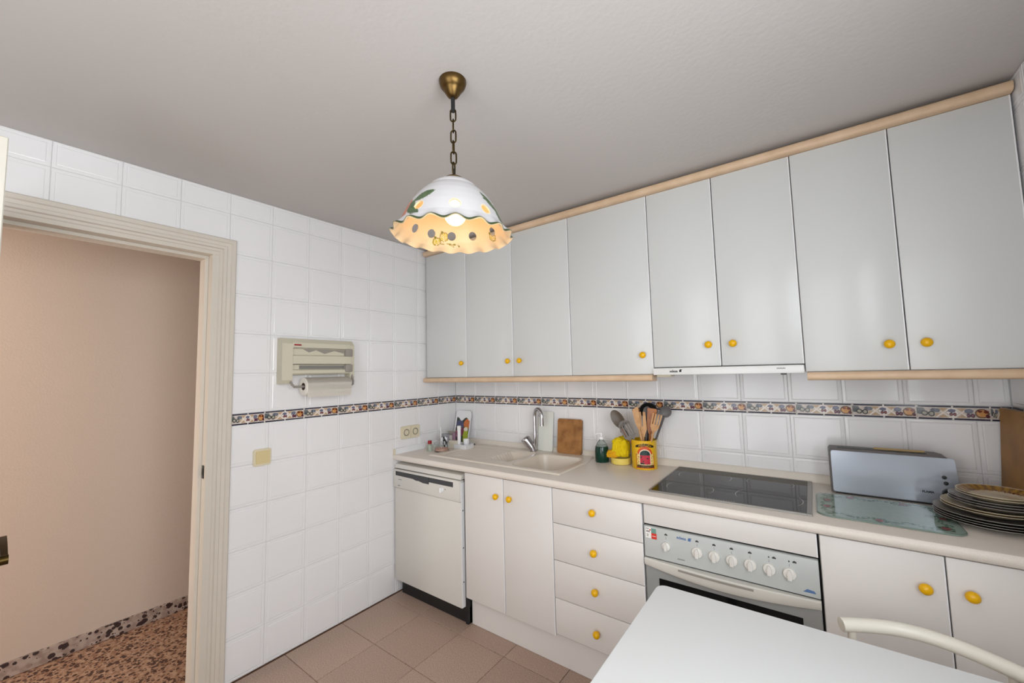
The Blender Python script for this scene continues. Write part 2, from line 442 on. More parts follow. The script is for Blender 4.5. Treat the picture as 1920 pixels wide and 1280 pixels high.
# door frame (trim_1): moulded casing, jambs, stops
tr = bpy.data.objects.new('trim_1', None); COL.objects.link(tr); struct(tr)
prof = [(0, 0), (0, .010), (.006, .018), (.022, .020), (.026, .014), (.040, .014), (.044, .018), (.056, .018), (.060, .010), (.070, .010), (.074, .006), (.074, 0)]
def casing(name, side):
    bm = B(); yo0, yo1, zo = -1.562, -2.464, 2.136
    rings = []
    for t, d in prof:
        if side == 'r': pts = [(yo0-t, 0), (yo0-t, zo-t)]
        elif side == 'l': pts = [(yo1+t, 0), (yo1+t, zo-t)]
        else: pts = [(yo0-t, zo-t), (yo1+t, zo-t)]
        rings.append([bm.verts.new((d, y, z)) for y, z in pts])
    for i in range(len(rings)-1): bm.faces.new([rings[i][0], rings[i][1], rings[i+1][1], rings[i+1][0]])
    bm.faces.new([r[0] for r in rings]); bm.faces.new([r[1] for r in rings][::-1])
    return obj(name, bm, M_trim, tr, 20)
casing('casing', 'r'); casing('casing', 'l'); casing('casing', 't')
bm = B()
box(bm, -.115, .006, -1.662, -1.60, 0, 2.045, .001, 1); obj('jamb', bm, M_trim, tr)
bm = B(); box(bm, -.115, .006, -2.39, -2.345, 0, 2.045, .001, 1); obj('jamb', bm, M_trim, tr)
bm = B(); box(bm, -.115, .006, -2.39, -1.60, 2.045, 2.09, .001, 1); obj('head_jamb', bm, M_trim, tr)
bm = B(); box(bm, -.115, -.045, -1.677, -1.662, 0, 2.03, .001, 1); obj('door_stop', bm, M_trim, tr)
bm = B(); box(bm, -.115, -.045, -2.345, -2.33, 0, 2.03, .001, 1); obj('door_stop', bm, M_trim, tr)
bm = B(); box(bm, -.115, -.045, -2.345, -1.662, 2.03, 2.045, .001, 1); obj('door_stop', bm, M_trim, tr)
bm = B(); box(bm, -.034, -.012, -1.6645, -1.66, .975, 1.035, .001, 1); box(bm, -.03, -.016, -1.666, -1.664, .99, 1.02); k = obj('strike_plate', bm, M_blk, tr); k['label'] = 'dark metal strike plate'

# door leaf, opened into the kitchen, with a brass lever
M_leaf = mat('door_cream_paint', (206, 202, 190), .4)
dr = bpy.data.objects.new('door_1', None); COL.objects.link(dr); struct(dr); dr.location = (.02, -2.33, 0)
bm = B(); box(bm, .022, .766, -2.345, -2.31, .008, 2.04, .002, 1); obj('leaf', bm, M_leaf, dr)
bm = B(); box(bm, .66, .72, -2.31, -2.304, .90, 1.12, .002, 1)
hb = obj('handle_plate', bm, M_dbrass, dr); hb['label'] = 'aged brass plate'
bm = B(); tube(bm, [(.69, -2.304, 1.010), (.69, -2.288, 1.010), (.69, -2.2635, 1.010)], [.009, .009, .010], 16)
tube(bm, [(.69, -2.275, 1.010), (.69, -2.262, 1.010)], .0115, 16)
gx = []
for i in range(9):
    t = i/8; x = .688-.125*t; w = .006+.010*t**1.3; z = 1.012+.012*t+.004*sin(t*pi)
    gx.append([bm.verts.new((x, -2.268+sy*.0055*(1+.3*t), z+sz*w*.9)) for sy, sz in ((-1, -1), (1, -1), (1, 1), (-1, 1))])
for i in range(8):
    for k in range(4): bm.faces.new([gx[i][k], gx[i][(k+1) % 4], gx[i+1][(k+1) % 4], gx[i+1][k]])
bm.faces.new(gx[0]); bm.faces.new(gx[-1][::-1])
k = obj('lever_handle', bm, M_dbrass, dr, 40); k['label'] = 'aged brass lever handle'

# window in the right wall and glazed door behind the camera
def glazed(name, plane, a0, a1, z0, z1, nb, fw=.05):
    o = bpy.data.objects.new(name, None); COL.objects.link(o); struct(o)
    def bx(bm, u0, u1, q0, q1, d0=.03, d1=.08):
        if plane == 'x': box(bm, XR+d0, XR+d1, u0, u1, q0, q1, .003, 1)
        else: box(bm, u0, u1, YB-d1, YB-d0, q0, q1, .003, 1)
    bm = B(); bx(bm, a0, a0+fw, z0, z1); bx(bm, a1-fw, a1, z0, z1); bx(bm, a0+fw, a1-fw, z0, z0+fw); bx(bm, a0+fw, a1-fw, z1-fw, z1)
    for i in range(1, nb):
        c = a0+(a1-a0)*i/nb; bx(bm, c-fw/2, c+fw/2, z0+fw, z1-fw)
    obj('window_frame', bm, M_white, o, None)
glazed('window_1', 'x', WY0, WY1, WZ0, WZ1, 2)
glazed('door_2', 'y', 1.18, 2.58, .12, 2.2, 2, .06)

# ---------------------------------------------------------------- cabinets
def knob(x, y, z, parent, r=.0165):
    bm = B()
    lathe(bm, [(0, 0), (.009, 0), (.0075, .006), (.0085, .009), (r*.86, .0115), (r, .017), (r*.93, .023), (r*.62, .0285), (r*.25, .0305), (0, .031)], (x, y, z), 24, 'y')
    return obj('knob', bm, M_yel, parent, 60)
def front(name, x0, x1, z0, z1, y, parent, m, kx=None, kz=None, th=.018, ptop=None):
    bm = B(); box(bm, x0+.0018, x1-.0018, y, y+th, z0, z1, .0028, 2)
    d = obj(name, bm, m, parent, 40)
    bm = B(); box(bm, x1-.0052, x1-.0015, y-.0006, y+th, z0+.001, z1-.001, .0006, 1); obj('lit_edge_strip', bm, M_white, d)  # right-hand edging, its white includes the bright line of caught light
    if kx: knob(kx, y, kz, d)
    return d
def wall_cab(label, x0, x1, splits, knobs, z0=1.413, z1=2.322, kz=1.509):
    t = thing('wall_cabinet', label, 'cabinet', ((x0+x1)/2, -.16, z0), 'white wall cabinets with yellow knobs')
    bm = B(); w = .016
    box(bm, x0, x0+w, -.300, -.002, z0, z1); box(bm, x1-w, x1, -.300, -.002, z0, z1)
    box(bm, x0+w, x1-w, -.300, -.002, z0, z0+w); box(bm, x0+w, x1-w, -.300, -.002, z1-w, z1); box(bm, x0+w, x1-w, -.02, -.002, z0+w, z1-w)
    obj('body', bm, M_carc, t, None)
    e = [x0]+splits+[x1]
    for i in range(len(e)-1): front('door', e[i], e[i+1], z0, z1, -.3205, t, M_cab, knobs[i], kz)
wall_cab('narrow single-door white wall cabinet in the corner by the tiled wall', .018, .4245, [], [.386])
wall_cab('double white wall cabinet directly behind the hanging lamp', .4245, 1.2265, [.8195], [.785, .875])
wall_cab('single-door white wall cabinet left of the extractor hood', 1.2265, 1.6825, [], [1.635])
wall_cab('double white wall cabinet standing over the extractor hood', 1.6825, 2.2885, [1.985], [1.938, 2.037], 1.445, 2.322, 1.543)
wall_cab('double white wall cabinet right of the hood above the toaster', 2.2885, 2.900, [2.594], [2.544, 2.641])
# beige cornice and light pelmets with rounded fronts
def rail(name, label, x0, x1, y0, z0, z1, ye=-.30, r=.011):
    t = tag(obj(name, rail_bm(x0, x1, y0, z0, z1, ye, r), M_beige, None, 40), label, 'trim'); return t
def rail_bm(x0, x1, y0, z0, z1, ye, r):
    bm = B(); pts = [(x0, ye, z0), (x0, ye, z1)]
    for i in range(5): a = pi/2+i*pi/8; pts.append((x0, y0+r+r*cos(a), z1-r+r*sin(a)))
    for i in range(5): a = pi+i*pi/8; pts.append((x0, y0+r+r*cos(a), z0+r+r*sin(a)))
    prism(bm, pts, (x1-x0, 0, 0)); return bm
rail('cornice', 'long beige wood cornice running along the top of all wall cabinets', .018, 2.90, -.350, 2.3235, 2.360, -.02, .014)
rail('pelmet', 'beige wood pelmet under the wall cabinets left of the hood', .012, 1.680, -.346, 1.378, 1.411, -.27, .015)
rail('pelmet', 'beige wood pelmet under the wall cabinet above the toaster', 2.294, 2.90, -.346, 1.378, 1.411, -.27, .015)
# extractor hood
t = thing('extractor_hood', 'slim white extractor hood drawer under the wall cabinets above the hob', 'extractor hood', (1.986, -.2, 1.405))
bm = B(); box(bm, 1.690, 2.282, -.325, -.04, 1.412, 1.442, .002, 1); obj('body', bm, M_ovenp, t)
bm = B(); box(bm, 1.686, 2.286, -.345, -.326, 1.408, 1.441, .003, 2); obj('front_strip', bm, M_applw, t)
bm = B(); box(bm, 1.69, 1.76, -.31, -.24, 1.398, 1.412, .004, 1); obj('lamp_cover', bm, M_switch, t)
bm = B()
for i in range(14): box(bm, 1.80+i*.028, 1.815+i*.028, -.30, -.08, 1.4085, 1.4122)
obj('grease_filter', bm, M_dgrey, t, None)
bm = B(); box(bm, 2.205, 2.225, -.343, -.332, 1.402, 1.408, .001, 1); obj('slide_switch', bm, M_dgrey, t)
text('brand_lettering', 'edesa', .016, (1.782, -.3456, 1.425), (pi/2, 0, 0), M_ink, t, bold=.0004)
bm = B(); prism(bm, [(1.807, -.3453, 1.421), (1.817, -.3453, 1.421), (1.817, -.3453, 1.429), (1.821, -.3453, 1.433), (1.811, -.3453, 1.433), (1.807, -.3453, 1.428)], (0, -.0005, 0)); obj('logo', bm, M_ink, t, None)
bm = B()
for i in range(7): box(bm, 2.193+i*.0044, 2.1962+i*.0044, -.3456, -.345, 1.4265, 1.4265+.004+.001*(i % 2))
obj('model_lettering', bm, M_greyink, t, None)

# worktop with a moulded front and the sink cut-out
t = thing('worktop', 'long pale speckled worktop with rounded front edge and upstand', 'worktop', (1.45, -.3, .905))
def wt_section(bm, x0, x1, yb, yf, rounded):
    if rounded:
        pts = [(x0, yb, .867), (x0, yb, .905)]
        for i in range(7): a = pi/2+i*pi/6*1.0; pts.append((x0, yf+.014+.014*cos(a), .886+.019*sin(a)))
        prism(bm, pts, (x1-x0, 0, 0))
    else: box(bm, x0, x1, yf, yb, .867, .905)
SX0, SX1, SY0, SY1 = .275, 1.205, -.492, -.070
bm = B(); wt_section(bm, 0.002, SX0, -.002, -.612, True); wt_section(bm, SX0, SX1, SY0, -.612, True); wt_section(bm, SX1, 2.903, -.002, -.612, True)
wt_section(bm, SX0, SX1, -.002, SY1, False)
obj('top', bm, M_top, t, 30)
M_up = mat('cream_upstand', (228, 220, 208), .3)
bm = B(); prism(bm, [(.002, -.002, .905), (.002, -.002, .940), (.002, -.010, .940), (.002, -.018, .930), (.002, -.022, .912), (.002, -.026, .905)], (2.90, 0, 0)); obj('upstand', bm, M_up, t, 30)
bm = B(); prism(bm, [(.002, -.604, .905), (.002, -.604, .940), (.010, -.604, .940), (.018, -.604, .930), (.022, -.604, .912), (.026, -.604, .905)], (0, .578, 0)); obj('upstand', bm, M_white, t, 30)
bm = B(); box(bm, .001, .027, -.609, -.6045, .905, .941, .001, 1); k = obj('end_cap', bm, M_switch, t); k['label'] = 'yellowed plastic end cap'

# base cabinets
def base_body(t, x0, x1, z0=.16, z1=.864):
    bm = B(); w = .016
    box(bm, x0, x0+w, -.571, -.03, z0, z1); box(bm, x1-w, x1, -.571, -.03, z0, z1)
    box(bm, x0+w, x1-w, -.571, -.03, z0, z0+w); box(bm, x0+w, x1-w, -.571, -.55, z1-w, z1); box(bm, x0+w, x1-w, -.045, -.03, z0+w, z1)
    obj('body', bm, M_carc, t, None)
t = thing('base_cabinet', 'double-door white base cabinet under the sink beside the dishwasher', 'cabinet', (.94, -.3, .16), 'white base cabinets with yellow knobs')
base_body(t, .642, 1.2345)
front('door', .642, .9275, .163, .862, -.591, t, M_cab2, .886, .766); front('door', .9275, 1.2345, .163, .862, -.591, t, M_cab2, .977, .767)
t = thing('drawer_cabinet', 'white base cabinet with four drawers, each with a yellow knob', 'cabinet', (1.46, -.3, .16), 'white base cabinets with yellow knobs')
base_body(t, 1.2345, 1.6845)
for z0, z1, kz in ((.697, .862, .784), (.521, .6945, .605), (.344, .5185, .434), (.175, .3415, .253)):
    front('drawer', 1.2345, 1.6845, z0, z1, -.591, t, M_cab2, 1.456, kz)
t = thing('base_cabinet', 'double-door white base cabinet behind the chair, right of the oven', 'cabinet', (2.6, -.3, .16), 'white base cabinets with yellow knobs')
base_body(t, 2.2905, 2.902)
front('door', 2.2905, 2.589, .163, .862, -.591, t, M_cab2, 2.540, .763); front('door', 2.589, 2.902, .163, .862, -.591, t, M_cab2, 2.635, .768)
t = thing('oven_cabinet', 'white cabinet housing the built-in oven, its blank panel under the hob', 'cabinet', (1.985, -.3, .16))
bm = B(); box(bm, 1.6860, 1.6875, -.571, -.03, .16, .864); box(bm, 2.2865, 2.2885, -.571, -.03, .16, .864); box(bm, 1.6875, 2.2865, -.045, -.03, .16, .864); box(bm, 1.6875, 2.2865, -.565, -.045, .16, .172)
obj('body', bm, M_dark, t, None)
front('filler_panel', 1.688, 2.2865, .782, .862, -.588, t, M_cab2)
bm = B(); box(bm, .647, 2.90, -.545, -.527, .001, .158, .001, 1); o = struct(obj('baseboard_back', bm, M_cab2))

# ---------------------------------------------------------------- dishwasher
t = thing('dishwasher', 'cream freestanding dishwasher with dark handle strip and black base', 'dishwasher', (.31, -.3, 0))
bm = B(); box(bm, .012, .612, -.565, -.03, .10, .815); obj('body', bm, M_dgrey, t, None)
bm = B(); prism(bm, [(.010, -.03, .818), (.010, -.03, .846), (.010, -.580, .846), (.010, -.592, .842), (.010, -.601, .818)], (.612, 0, 0)); obj('lid', bm, M_appl, t, 30)
bm = B(); box(bm, .010, .618, -.600, -.566, .098, .688, .003, 2); obj('door', bm, M_appl, t)
for z in (.62, .42, .22):
    pass
bm = B(); box(bm, .6182, .6215, -.598, -.570, .10, .80, .0005, 1); sd = obj('side_strip', bm, M_white, t)
for z in (.64, .43, .24):
    bm = B(); cyl(bm, (.6215, -.585, z), (.6225, -.585, z), .004, seg=10); obj('screw', bm, M_dgrey, sd)
bm = B(); box(bm, .006, .618, -.608, -.566, .691, .812, .004, 2); cp = obj('control_panel', bm, M_appl, t)
bm = B(); pts = [(.030, .799), (.030, .772), (.205, .7695), (.235, .763), (.262, .764), (.30, .757), (.352, .757), (.356, .770), (.566, .770), (.566, .799)]
prism(bm, [(x, -.6085, z) for x, z in pts], (0, .0015, 0)); obj('handle_recess', bm, M_dgrey, cp, None)
bm = B(); box(bm, .354, .3565, -.6095, -.608, .757, .799); obj('recess_joint', bm, M_blk, cp, None)
bm = B(); lathe(bm, [(0, 0), (.015, 0), (.014, .006), (.010, .008), (0, .008)], (.471, -.608, .742), 20, 'y'); box(bm, .465, .477, -.627, -.615, .727, .757, .003, 1); k = obj('dial', bm, M_white, cp)
bm = B()
for i in range(5): box(bm, .060+i*.007, .0655+i*.007, -.6086, -.608, .747, .7505)
for i in range(3): box(bm, .055+i*.007, .0605+i*.007, -.6086, -.608, .706, .711)
box(bm, .497, .502, -.6086, -.608, .744, .751)
obj('lettering', bm, M_greyink, cp, None)
bm = B(); box(bm, .035, .640, -.560, -.09, .002, .097, .003, 1); obj('plinth', bm, M_blk, t)
bm = B(); box(bm, .618, .640, -.572, -.50, .003, .16, .003, 1); obj('side_foot', bm, M_blk, t)

# ---------------------------------------------------------------- oven
t = thing('oven', 'built-in grey oven with seven white control knobs below the hob', 'oven', (1.987, -.3, .17))
bm = B(); box(bm, 1.6945, 2.281, -.572, -.06, .18, .774); obj('body', bm, M_dark, t, None)
bm = B(); box(bm, 1.6905, 2.2845, -.597, -.573, .650, .7755, .003, 2); cp = obj('control_panel', bm, M_ovenp, t)
M_oknob = mat('oven_knob_white', (226, 224, 218), .35)
def oven_knob(x, z, r):
    bm = B(); lathe(bm, [(0, 0), (r, 0), (r, .006), (r*.93, .010), (r*.5, .0125), (0, .0125)], (x, -.597, z), 28, 'y')
    prism(bm, [(x+r*a, -.607, z+r*b) for a, b in ((-.30, -.88), (.30, -.88), (.36, .2), (.12, .84), (-.12, .84), (-.36, .2))], (0, -.012, 0), .002)
    k = obj('control_knob', bm, M_oknob, cp, 40)
for i, x in enumerate((1.901, 1.962, 2.022, 2.082, 2.141, 2.201)):
    oven_knob(x, .714, .0200)
oven_knob(1.782, .711, .0165)
bm = B()
for i, x in enumerate((1.782, 1.901, 1.962, 2.022, 2.082, 2.141, 2.201)):
    box(bm, x-.0004, x+.0004, -.5974, -.597, .736, .746)
    ox = 0 if i < 5 else .016
    prism(bm, [(x+ox-.006, -.597, .752), (x+ox+.006, -.597, .752), (x+ox+.006, -.597, .756), (x+ox, -.597, .760), (x+ox-.006, -.597, .756)], (0, -.0004, 0))
    if i >= 5: box(bm, x-.002, x+.002, -.5974, -.597, .752, .757)
obj('knob_symbols', bm, M_dgrey, cp, None)
text('brand_lettering', 'edesa', .016, (1.842, -.5975, .7545), (pi/2, 0, 0), M_blue, cp, bold=.0003)
bm = B(); prism(bm, [(1.867, -.597, .7485), (1.878, -.597, .7485), (1.878, -.597, .755), (1.881, -.597, .761), (1.870, -.597, .761), (1.867, -.597, .756)], (0, -.0005, 0)); obj('logo', bm, M_blue, cp, None)
bm = B(); prism(bm, [(2.236, -.597, .664), (2.272, -.597, .664), (2.268, -.597, .672), (2.248, -.597, .675)], (0, -.0005, 0)); obj('corner_emblem', bm, M_blue, cp, None)
bm = B()
for i in range(7): box(bm, 1.824+i*.004, 1.827+i*.004, -.5975, -.597, .668, .672)
obj('model_lettering', bm, M_greyink, cp, None)
st = B(); box(st, 1.698, 1.722, -.5976, -.597, .728, .772); st = obj('sticker', st, M_stick, cp, None); st['label'] = 'white and red sticker'
bm = B(); box(bm, 1.722, 1.744, -.5978, -.597, .727, .750); obj('red_band', bm, M_inkred, st, None)
bm = B(); box(bm, 1.722, 1.742, -.5978, -.597, .750, .769); obj('teal_band', bm, M_teal, st, None)
bm = B(); box(bm, 1.725, 1.741, -.5980, -.5978, .7375, .7395); obj('white_line', bm, M_stick, st, None)
bm = B()
for z, a, b in ((.766, 1.700, 1.713), (.757, 1.701, 1.716), (.753, 1.701, 1.717), (.742, 1.702, 1.711), (.736, 1.703, 1.710)): box(bm, a, b, -.5978, -.5976, z-.0011, z+.0011)
obj('sticker_lettering', bm, M_ink, st, None)
bm = B(); box(bm, 1.715, 1.7205, -.5978, -.5976, .759, .765); obj('sticker_emblem', bm, M_inkred, st, None)
# oven door with bowed handle trim
bm = B(); box(bm, 1.6905, 2.2845, -.593, -.573, .18, .642, .003, 1); od = obj('oven_door', bm, mat('grey_oven_glass', (150, 152, 150), .18), t)
bm = B(); box(bm, 1.745, 2.230, -.5945, -.593, .26, .572, .0006, 1); obj('oven_window', bm, M_glassb, od, None)
bm = B(); n = 24; rings = []
for i in range(n+1):
    u = i/n; x = 1.6905+.594*u; s = sin(pi*u)
    yb = -.593; yf = -.606-.022*s; zl = .617-.017*s; zt = .6465
    rings.append([bm.verts.new(p) for p in ((x, yb, zt), (x, yf+.004, zt), (x, yf, zt-.004), (x, yf, zl+.010), (x, yf+.006, zl), (x, yb, zl))])
for i in range(n):
    for k in range(6): bm.faces.new([rings[i][k], rings[i][(k+1) % 6], rings[i+1][(k+1) % 6], rings[i+1][k]])
bm.faces.new(rings[0]); bm.faces.new(rings[-1][::-1])
hd = obj('handle_trim', bm, mat('oven_trim_white', (214, 212, 204), .3), od, 40)
bm = B()
for i in range(11): pass
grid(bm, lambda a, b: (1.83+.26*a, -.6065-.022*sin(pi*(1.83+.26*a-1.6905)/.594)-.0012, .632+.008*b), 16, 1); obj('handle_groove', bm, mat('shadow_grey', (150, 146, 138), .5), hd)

# ---------------------------------------------------------------- hob
t = thing('hob', 'black ceramic glass hob in a thin steel frame set in the worktop', 'hob', (1.985, -.29, .905))
bm = B()
for a in ((1.702, 1.7085, -.545, -.040), (2.2615, 2.278, -.545, -.040), (1.7085, 2.2615, -.545, -.539), (1.7085, 2.2615, -.047, -.040)): box(bm, a[0], a[1], a[2], a[3], .9052, .9125, .0008, 1)
obj('frame', bm, M_steel, t)
bm = B(); box(bm, 1.7085, 2.2615, -.539, -.047, .9054, .9112, .0008, 1); gl = obj('glass', bm, M_glassb, t)
for cx, cy, r in ((1.858, -.185, .115), (1.843, -.42, .095), (2.125, -.16, .090), (2.135, -.40, .115)):
    for a0 in (0, pi):
        bm = B()
        prev = None
        for i in range(15):
            a = a0-.62+1.24*i/14; w = .0016*cos((i-7)/7*pi/2*.98)+.0003
            p = [bm.verts.new((cx+(r+s*w)*cos(a), cy+(r+s*w)*sin(a), .9115)) for s in (-1, 1)]
            if prev: bm.faces.new([prev[0], prev[1], p[1], p[0]])
            prev = p
        obj('zone_marking', bm, M_ring, gl, None)
bm = B()
for i in range(12): box(bm, 1.93+i*.009, 1.934+i*.009, -.532, -.528, .9113, .9116)
obj('touch_marks', bm, M_ring, gl, None)

# ---------------------------------------------------------------- sink
t = thing('sink', 'cream composite sink with ribbed drainer and one and a half bowls', 'sink', (.74, -.28, .905))
def sst(a, b, x):
    q = max(0, min(1, (x-a)/(b-a))); return q*q*(3-2*q)
def rrd(x, y, x0, x1, y0, y1, r):    # signed distance to a rounded rectangle, negative inside
    qx = abs(x-(x0+x1)/2)-(x1-x0)/2+r; qy = abs(y-(y0+y1)/2)-(y1-y0)/2+r
    return min(max(qx, qy), 0)+hypot(max(qx, 0), max(qy, 0))-r
def edge_x(y):  # slight taper of the outline
    q = (y+.515)/(.475); return .247+.045*q, 1.238-.03*sst(.7, 1, q)
def sink_z(x, y):
    z = .9135
    d = rrd(x, y, .305, .845, -.478, -.108, .03)
    if d < 0:
        z -= .0065*sst(0, .012, -d)
        if d < -.02 and x < .70: z += .0040*(.5+.5*cos((y+.48)*2*pi/.0285))*sst(.02, .035, -d)*sst(0, .04, .70-x)
    d = rrd(x, y, .645, .850, -.40, -.118, .045)
    z -= .055*sst(0, .05, -d)
    d = rrd(x, y, .885, 1.192, -.482, -.118, .06)
    z -= .150*sst(0, .036, -d)
    return z
bm = B(); nu, nv = 190, 100
g = grid(bm, lambda a, b: (0, 0, 0), nu, nv)
for j in range(nv+1):
    y = -.515+.477*j/nv; xa, xb = edge_x(y)
    for i in range(nu+1):
        x = xa+(xb-xa)*i/nu; yy = y
        if i > nu*.93 and j > nv*.86: pass
        z = sink_z(x, yy)
        ed = min(i, nu-i, j, nv-j)
        if ed == 0: z = .9055
        elif ed == 1: z = .9125
        g[j][i].co = (x, yy, z)
obj('basin', bm, M_sink, t, True)
bm = B(); lathe(bm, [(0, .003), (.018, .003), (.026, .004), (.038, .001), (.038, 0), (0, 0)], (1.02, -.30, .7645), 24); obj('drain', bm, M_chrome, t)
bm = B(); lathe(bm, [(0, .003), (.012, .003), (.022, .001), (.022, 0), (0, 0)], (.745, -.255, .855), 24); obj('drain', bm, M_chrome, t)
bm = B(); tube(bm, [(.905+.01, -.40, .86), (.935, -.40, .868), (.935, -.385, .868), (.915, -.385, .86)], .0035, 8); obj('overflow_clip', bm, M_chrome, t)
# mixer tap
t = thing('mixer_tap', 'chrome swan-neck mixer tap behind the sink', 'tap', (.790, -.085, .9135))
bm = B(); cyl(bm, (.790, -.085, .9135), (.790, -.085, .920), .029, seg=28)
tube(bm, [(.792, -.085, .918), (.779, -.092, .945), (.750, -.106, .988)], [.027, .029, .031], 28); obj('body', bm, M_chrome, t, 50)
bm = B(); tube(bm, [(.750, -.106, .988), (.745, -.1085, .997), (.742, -.110, 1.002)], [.0315, .031, .024], 28); obj('lever', bm, M_chrome, t, 50)
bm = B(); d = Vector((.93, -.36, 0)); pts = [Vector((.800, -.082, .935)), Vector((.807, -.081, .975)), Vector((.808, -.081, 1.03)), Vector((.808, -.081, 1.09)), Vector((.808, -.081, 1.135))]
cc = Vector((.808, -.081, 1.14))+d*.040
for i in range(13):
    a = pi-i*pi/12*1.02; pts.append(cc+d*.040*cos(a)+Vector((0, 0, .052*sin(a))))
e = pts[-1]; pts.append(e+Vector((0, 0, -.02)))
tube(bm, pts, .0120, 18); obj('spout', bm, M_chrome, t, 50)
bm = B(); cyl(bm, e+Vector((0, 0, -.018)), e+Vector((0, 0, -.05)), .013, .0125, 20); obj('aerator', bm, M_chrome, t)

# ---------------------------------------------------------------- boards behind the sink
def board(name, x0, x1, z0, z1, yb, yt, th, r, m, label, cat, bev=.003, hole=None):
    """board leaning back: foot at yb, top at yt (front face)"""
    t_ = thing(name, label, cat, ((x0+x1)/2, yb, z0))
    tilt = atan2(yt-yb, z1-z0); L = hypot(z1-z0, yt-yb); w = x1-x0
    bm = B(); prism(bm, [(x-w/2, 0, z) for x, z in rrect(0, w, 0, L, r)], (0, th, 0), bev if bev else 0)
    o = link(bpy.data.objects.new('board', mesh('board', bm, m, 40)), t_); t_.rotation_euler = (-tilt, 0, 0)
    return t_, o, w, L
board('chopping_board', .953, 1.126, .9140, 1.130, -.0505, -.0245, .02, .014, M_wood, 'worn brown wooden chopping board leaning on the tiles right of the tap', 'chopping board', .004)
t, o, w, L = board('chopping_board', .800, .915, .9140, 1.170, -.0455, -.0150, .007, .012, mat('white_board_plastic', (226, 228, 220), .4), 'thin white plastic chopping board leaning behind the tap', 'chopping board', .0015)
bm = B(); tube(bm, [(-w/2+.020+.022*cos(a*pi/6), -.0015, L-.03+.006*sin(a*pi/6)) for a in range(12)], .0012, 6, closed=True)
link(bpy.data.objects.new('hanging_slot', mesh('hanging_slot', bm, M_greyink, 40)), t)
# fruit-print board in the corner
t, o, w, L = board('chopping_board', .042, .196, .9055, 1.150, -.085, -.030, .009, .026, M_white, 'white chopping board with a printed fruit picture, standing in the corner', 'chopping board', .003)
def fruit(co):
    u, v = co.x/w+.5, co.z/L
    n = noise.noise(Vector((u*7, v*9, 3)))*.5+.5; n2 = noise.noise(Vector((u*22, v*30, 5)))*.5+.5
    def e(cu, cv, ru, rv): return ((u-cu)/ru)**2+((v-cv)/rv)**2 < 1
    c = mixc((24, 34, 26), (70, 84, 60), n2)
    if v > .74+.05*sin(u*11): return (236, 236, 238)
    if e(.82, .60, .22, .15): c = mixc((186, 84, 40), (226, 150, 90), n2)
    if e(.34, .56, .26, .15): c = mixc((58, 60, 92), (96, 98, 130), n2)
    if e(.50, .36, .30, .12): c = mixc((92, 20, 50), (150, 60, 90), n2)
    if e(.22, .30, .14, .10): c = mixc((206, 160, 170), (130, 50, 80), n)
    if e(.80, .26, .16, .26): c = mixc((150, 170, 30), (196, 206, 80), n2)
    if e(.78, .44, .14, .06): c = (236, 230, 210)
    if e(.45, .14, .2, .1): c = mixc((20, 30, 18), (40, 60, 30), n2)
    if u < .08: return (236, 236, 238)
    return c
bm = B(); grid(bm, lambda a, b: (-w/2+.012+(w-.016)*a, -.0006, .004+(L*.78)*b), 46, 60)
me = mesh('fruit_print', bm, M_print, True); paint(me, fruit); link(bpy.data.objects.new('fruit_print', me), t)
bm = B(); prism(bm, [(.168, -.200, .9055), (.255, -.060, .9055), (.200, -.050, .9055), (.150, -.110, .9055)], (0, 0, .006), .001)
tag(obj('knife_guard', bm, M_blk, None, None), 'flat black plastic wedge lying on the worktop before the fruit-print board', 'plastic guard')

# ---------------------------------------------------------------- toiletries and jars in the corner
def jar(name, label, cat, c, prof, m, cap=None, capm=None, seg=20, extra=None):
    t_ = thing(name, label, cat, c); bm = B(); lathe(bm, prof, c, seg); obj('body', bm, m, t_, 40)
    if cap: bm = B(); lathe(bm, cap, c, seg); obj('cap', bm, capm, t_, 40)
    return t_
G0 = 'small bottles and jars in the corner of the worktop'
jar('small_bottle', 'tiny clear bottle with a dark red cap, leftmost on the worktop', 'bottle', (.130, -.395, .9055), [(0, 0), (.019, 0), (.020, .004), (.020, .038), (.012, .046), (.010, .050), (0, .050)], mat('frosted_green_glass', (200, 210, 196), .15, trans=.5), [(0, .048), (.014, .048), (.014, .068), (.012, .070), (0, .070)], M_red)
t = thing('glass_bowl', 'low clear glass bowl with pinkish contents in the worktop corner', 'bowl', (.225, -.372, .9055))
bm = B(); c = (.225, -.372, .9055); lathe(bm, [(0, 0), (.045, 0), (.052, .006), (.053, .060), (.050, .060), (.049, .009), (0, .005)], c, 28); obj('bowl', bm, M_clear, t, 40)
bm = B(); lathe(bm, [(0, .006), (.047, .009), (.0475, .022), (.02, .026), (0, .024)], c, 28); obj('contents', bm, M_pink, t, 40)
bm = B(); tube(bm, [(.222, -.372, .93), (.213, -.369, 1.07)], .0024, 8); tag(obj('cotton_stick', bm, M_white, None), 'thin white stick standing upright in the glass bowl', 'stick')
jar('glass_tumbler', 'clear tumbler with black and white print behind the glass bowl', 'glass', (.150, -.265, .9055), [(0, 0), (.026, 0), (.032, .10), (.0305, .10), (.025, .004), (0, .004)], mat('smoky_glass', (200, 200, 206), .1, trans=.6))
t = bpy.data.objects['glass_tumbler']
bm = B(); grid(bm, lambda a, b: (.150+(.0275+.004*b)*cos(-2.2+1.9*a), -.265+(.0275+.004*b)*sin(-2.2+1.9*a), .9155+.075*b), 24, 20)
me = None; bmesh.ops.translate(bm, vec=-wloc(t), verts=bm.verts); me = mesh('print_band', bm, M_print, True)
paint(me, lambda co: (20, 20, 24) if noise.noise(Vector((atan2(co.y, co.x)*2.2, co.z*38, 2))) > .02 else (226, 226, 230)); link(bpy.data.objects.new('print_band', me), t)
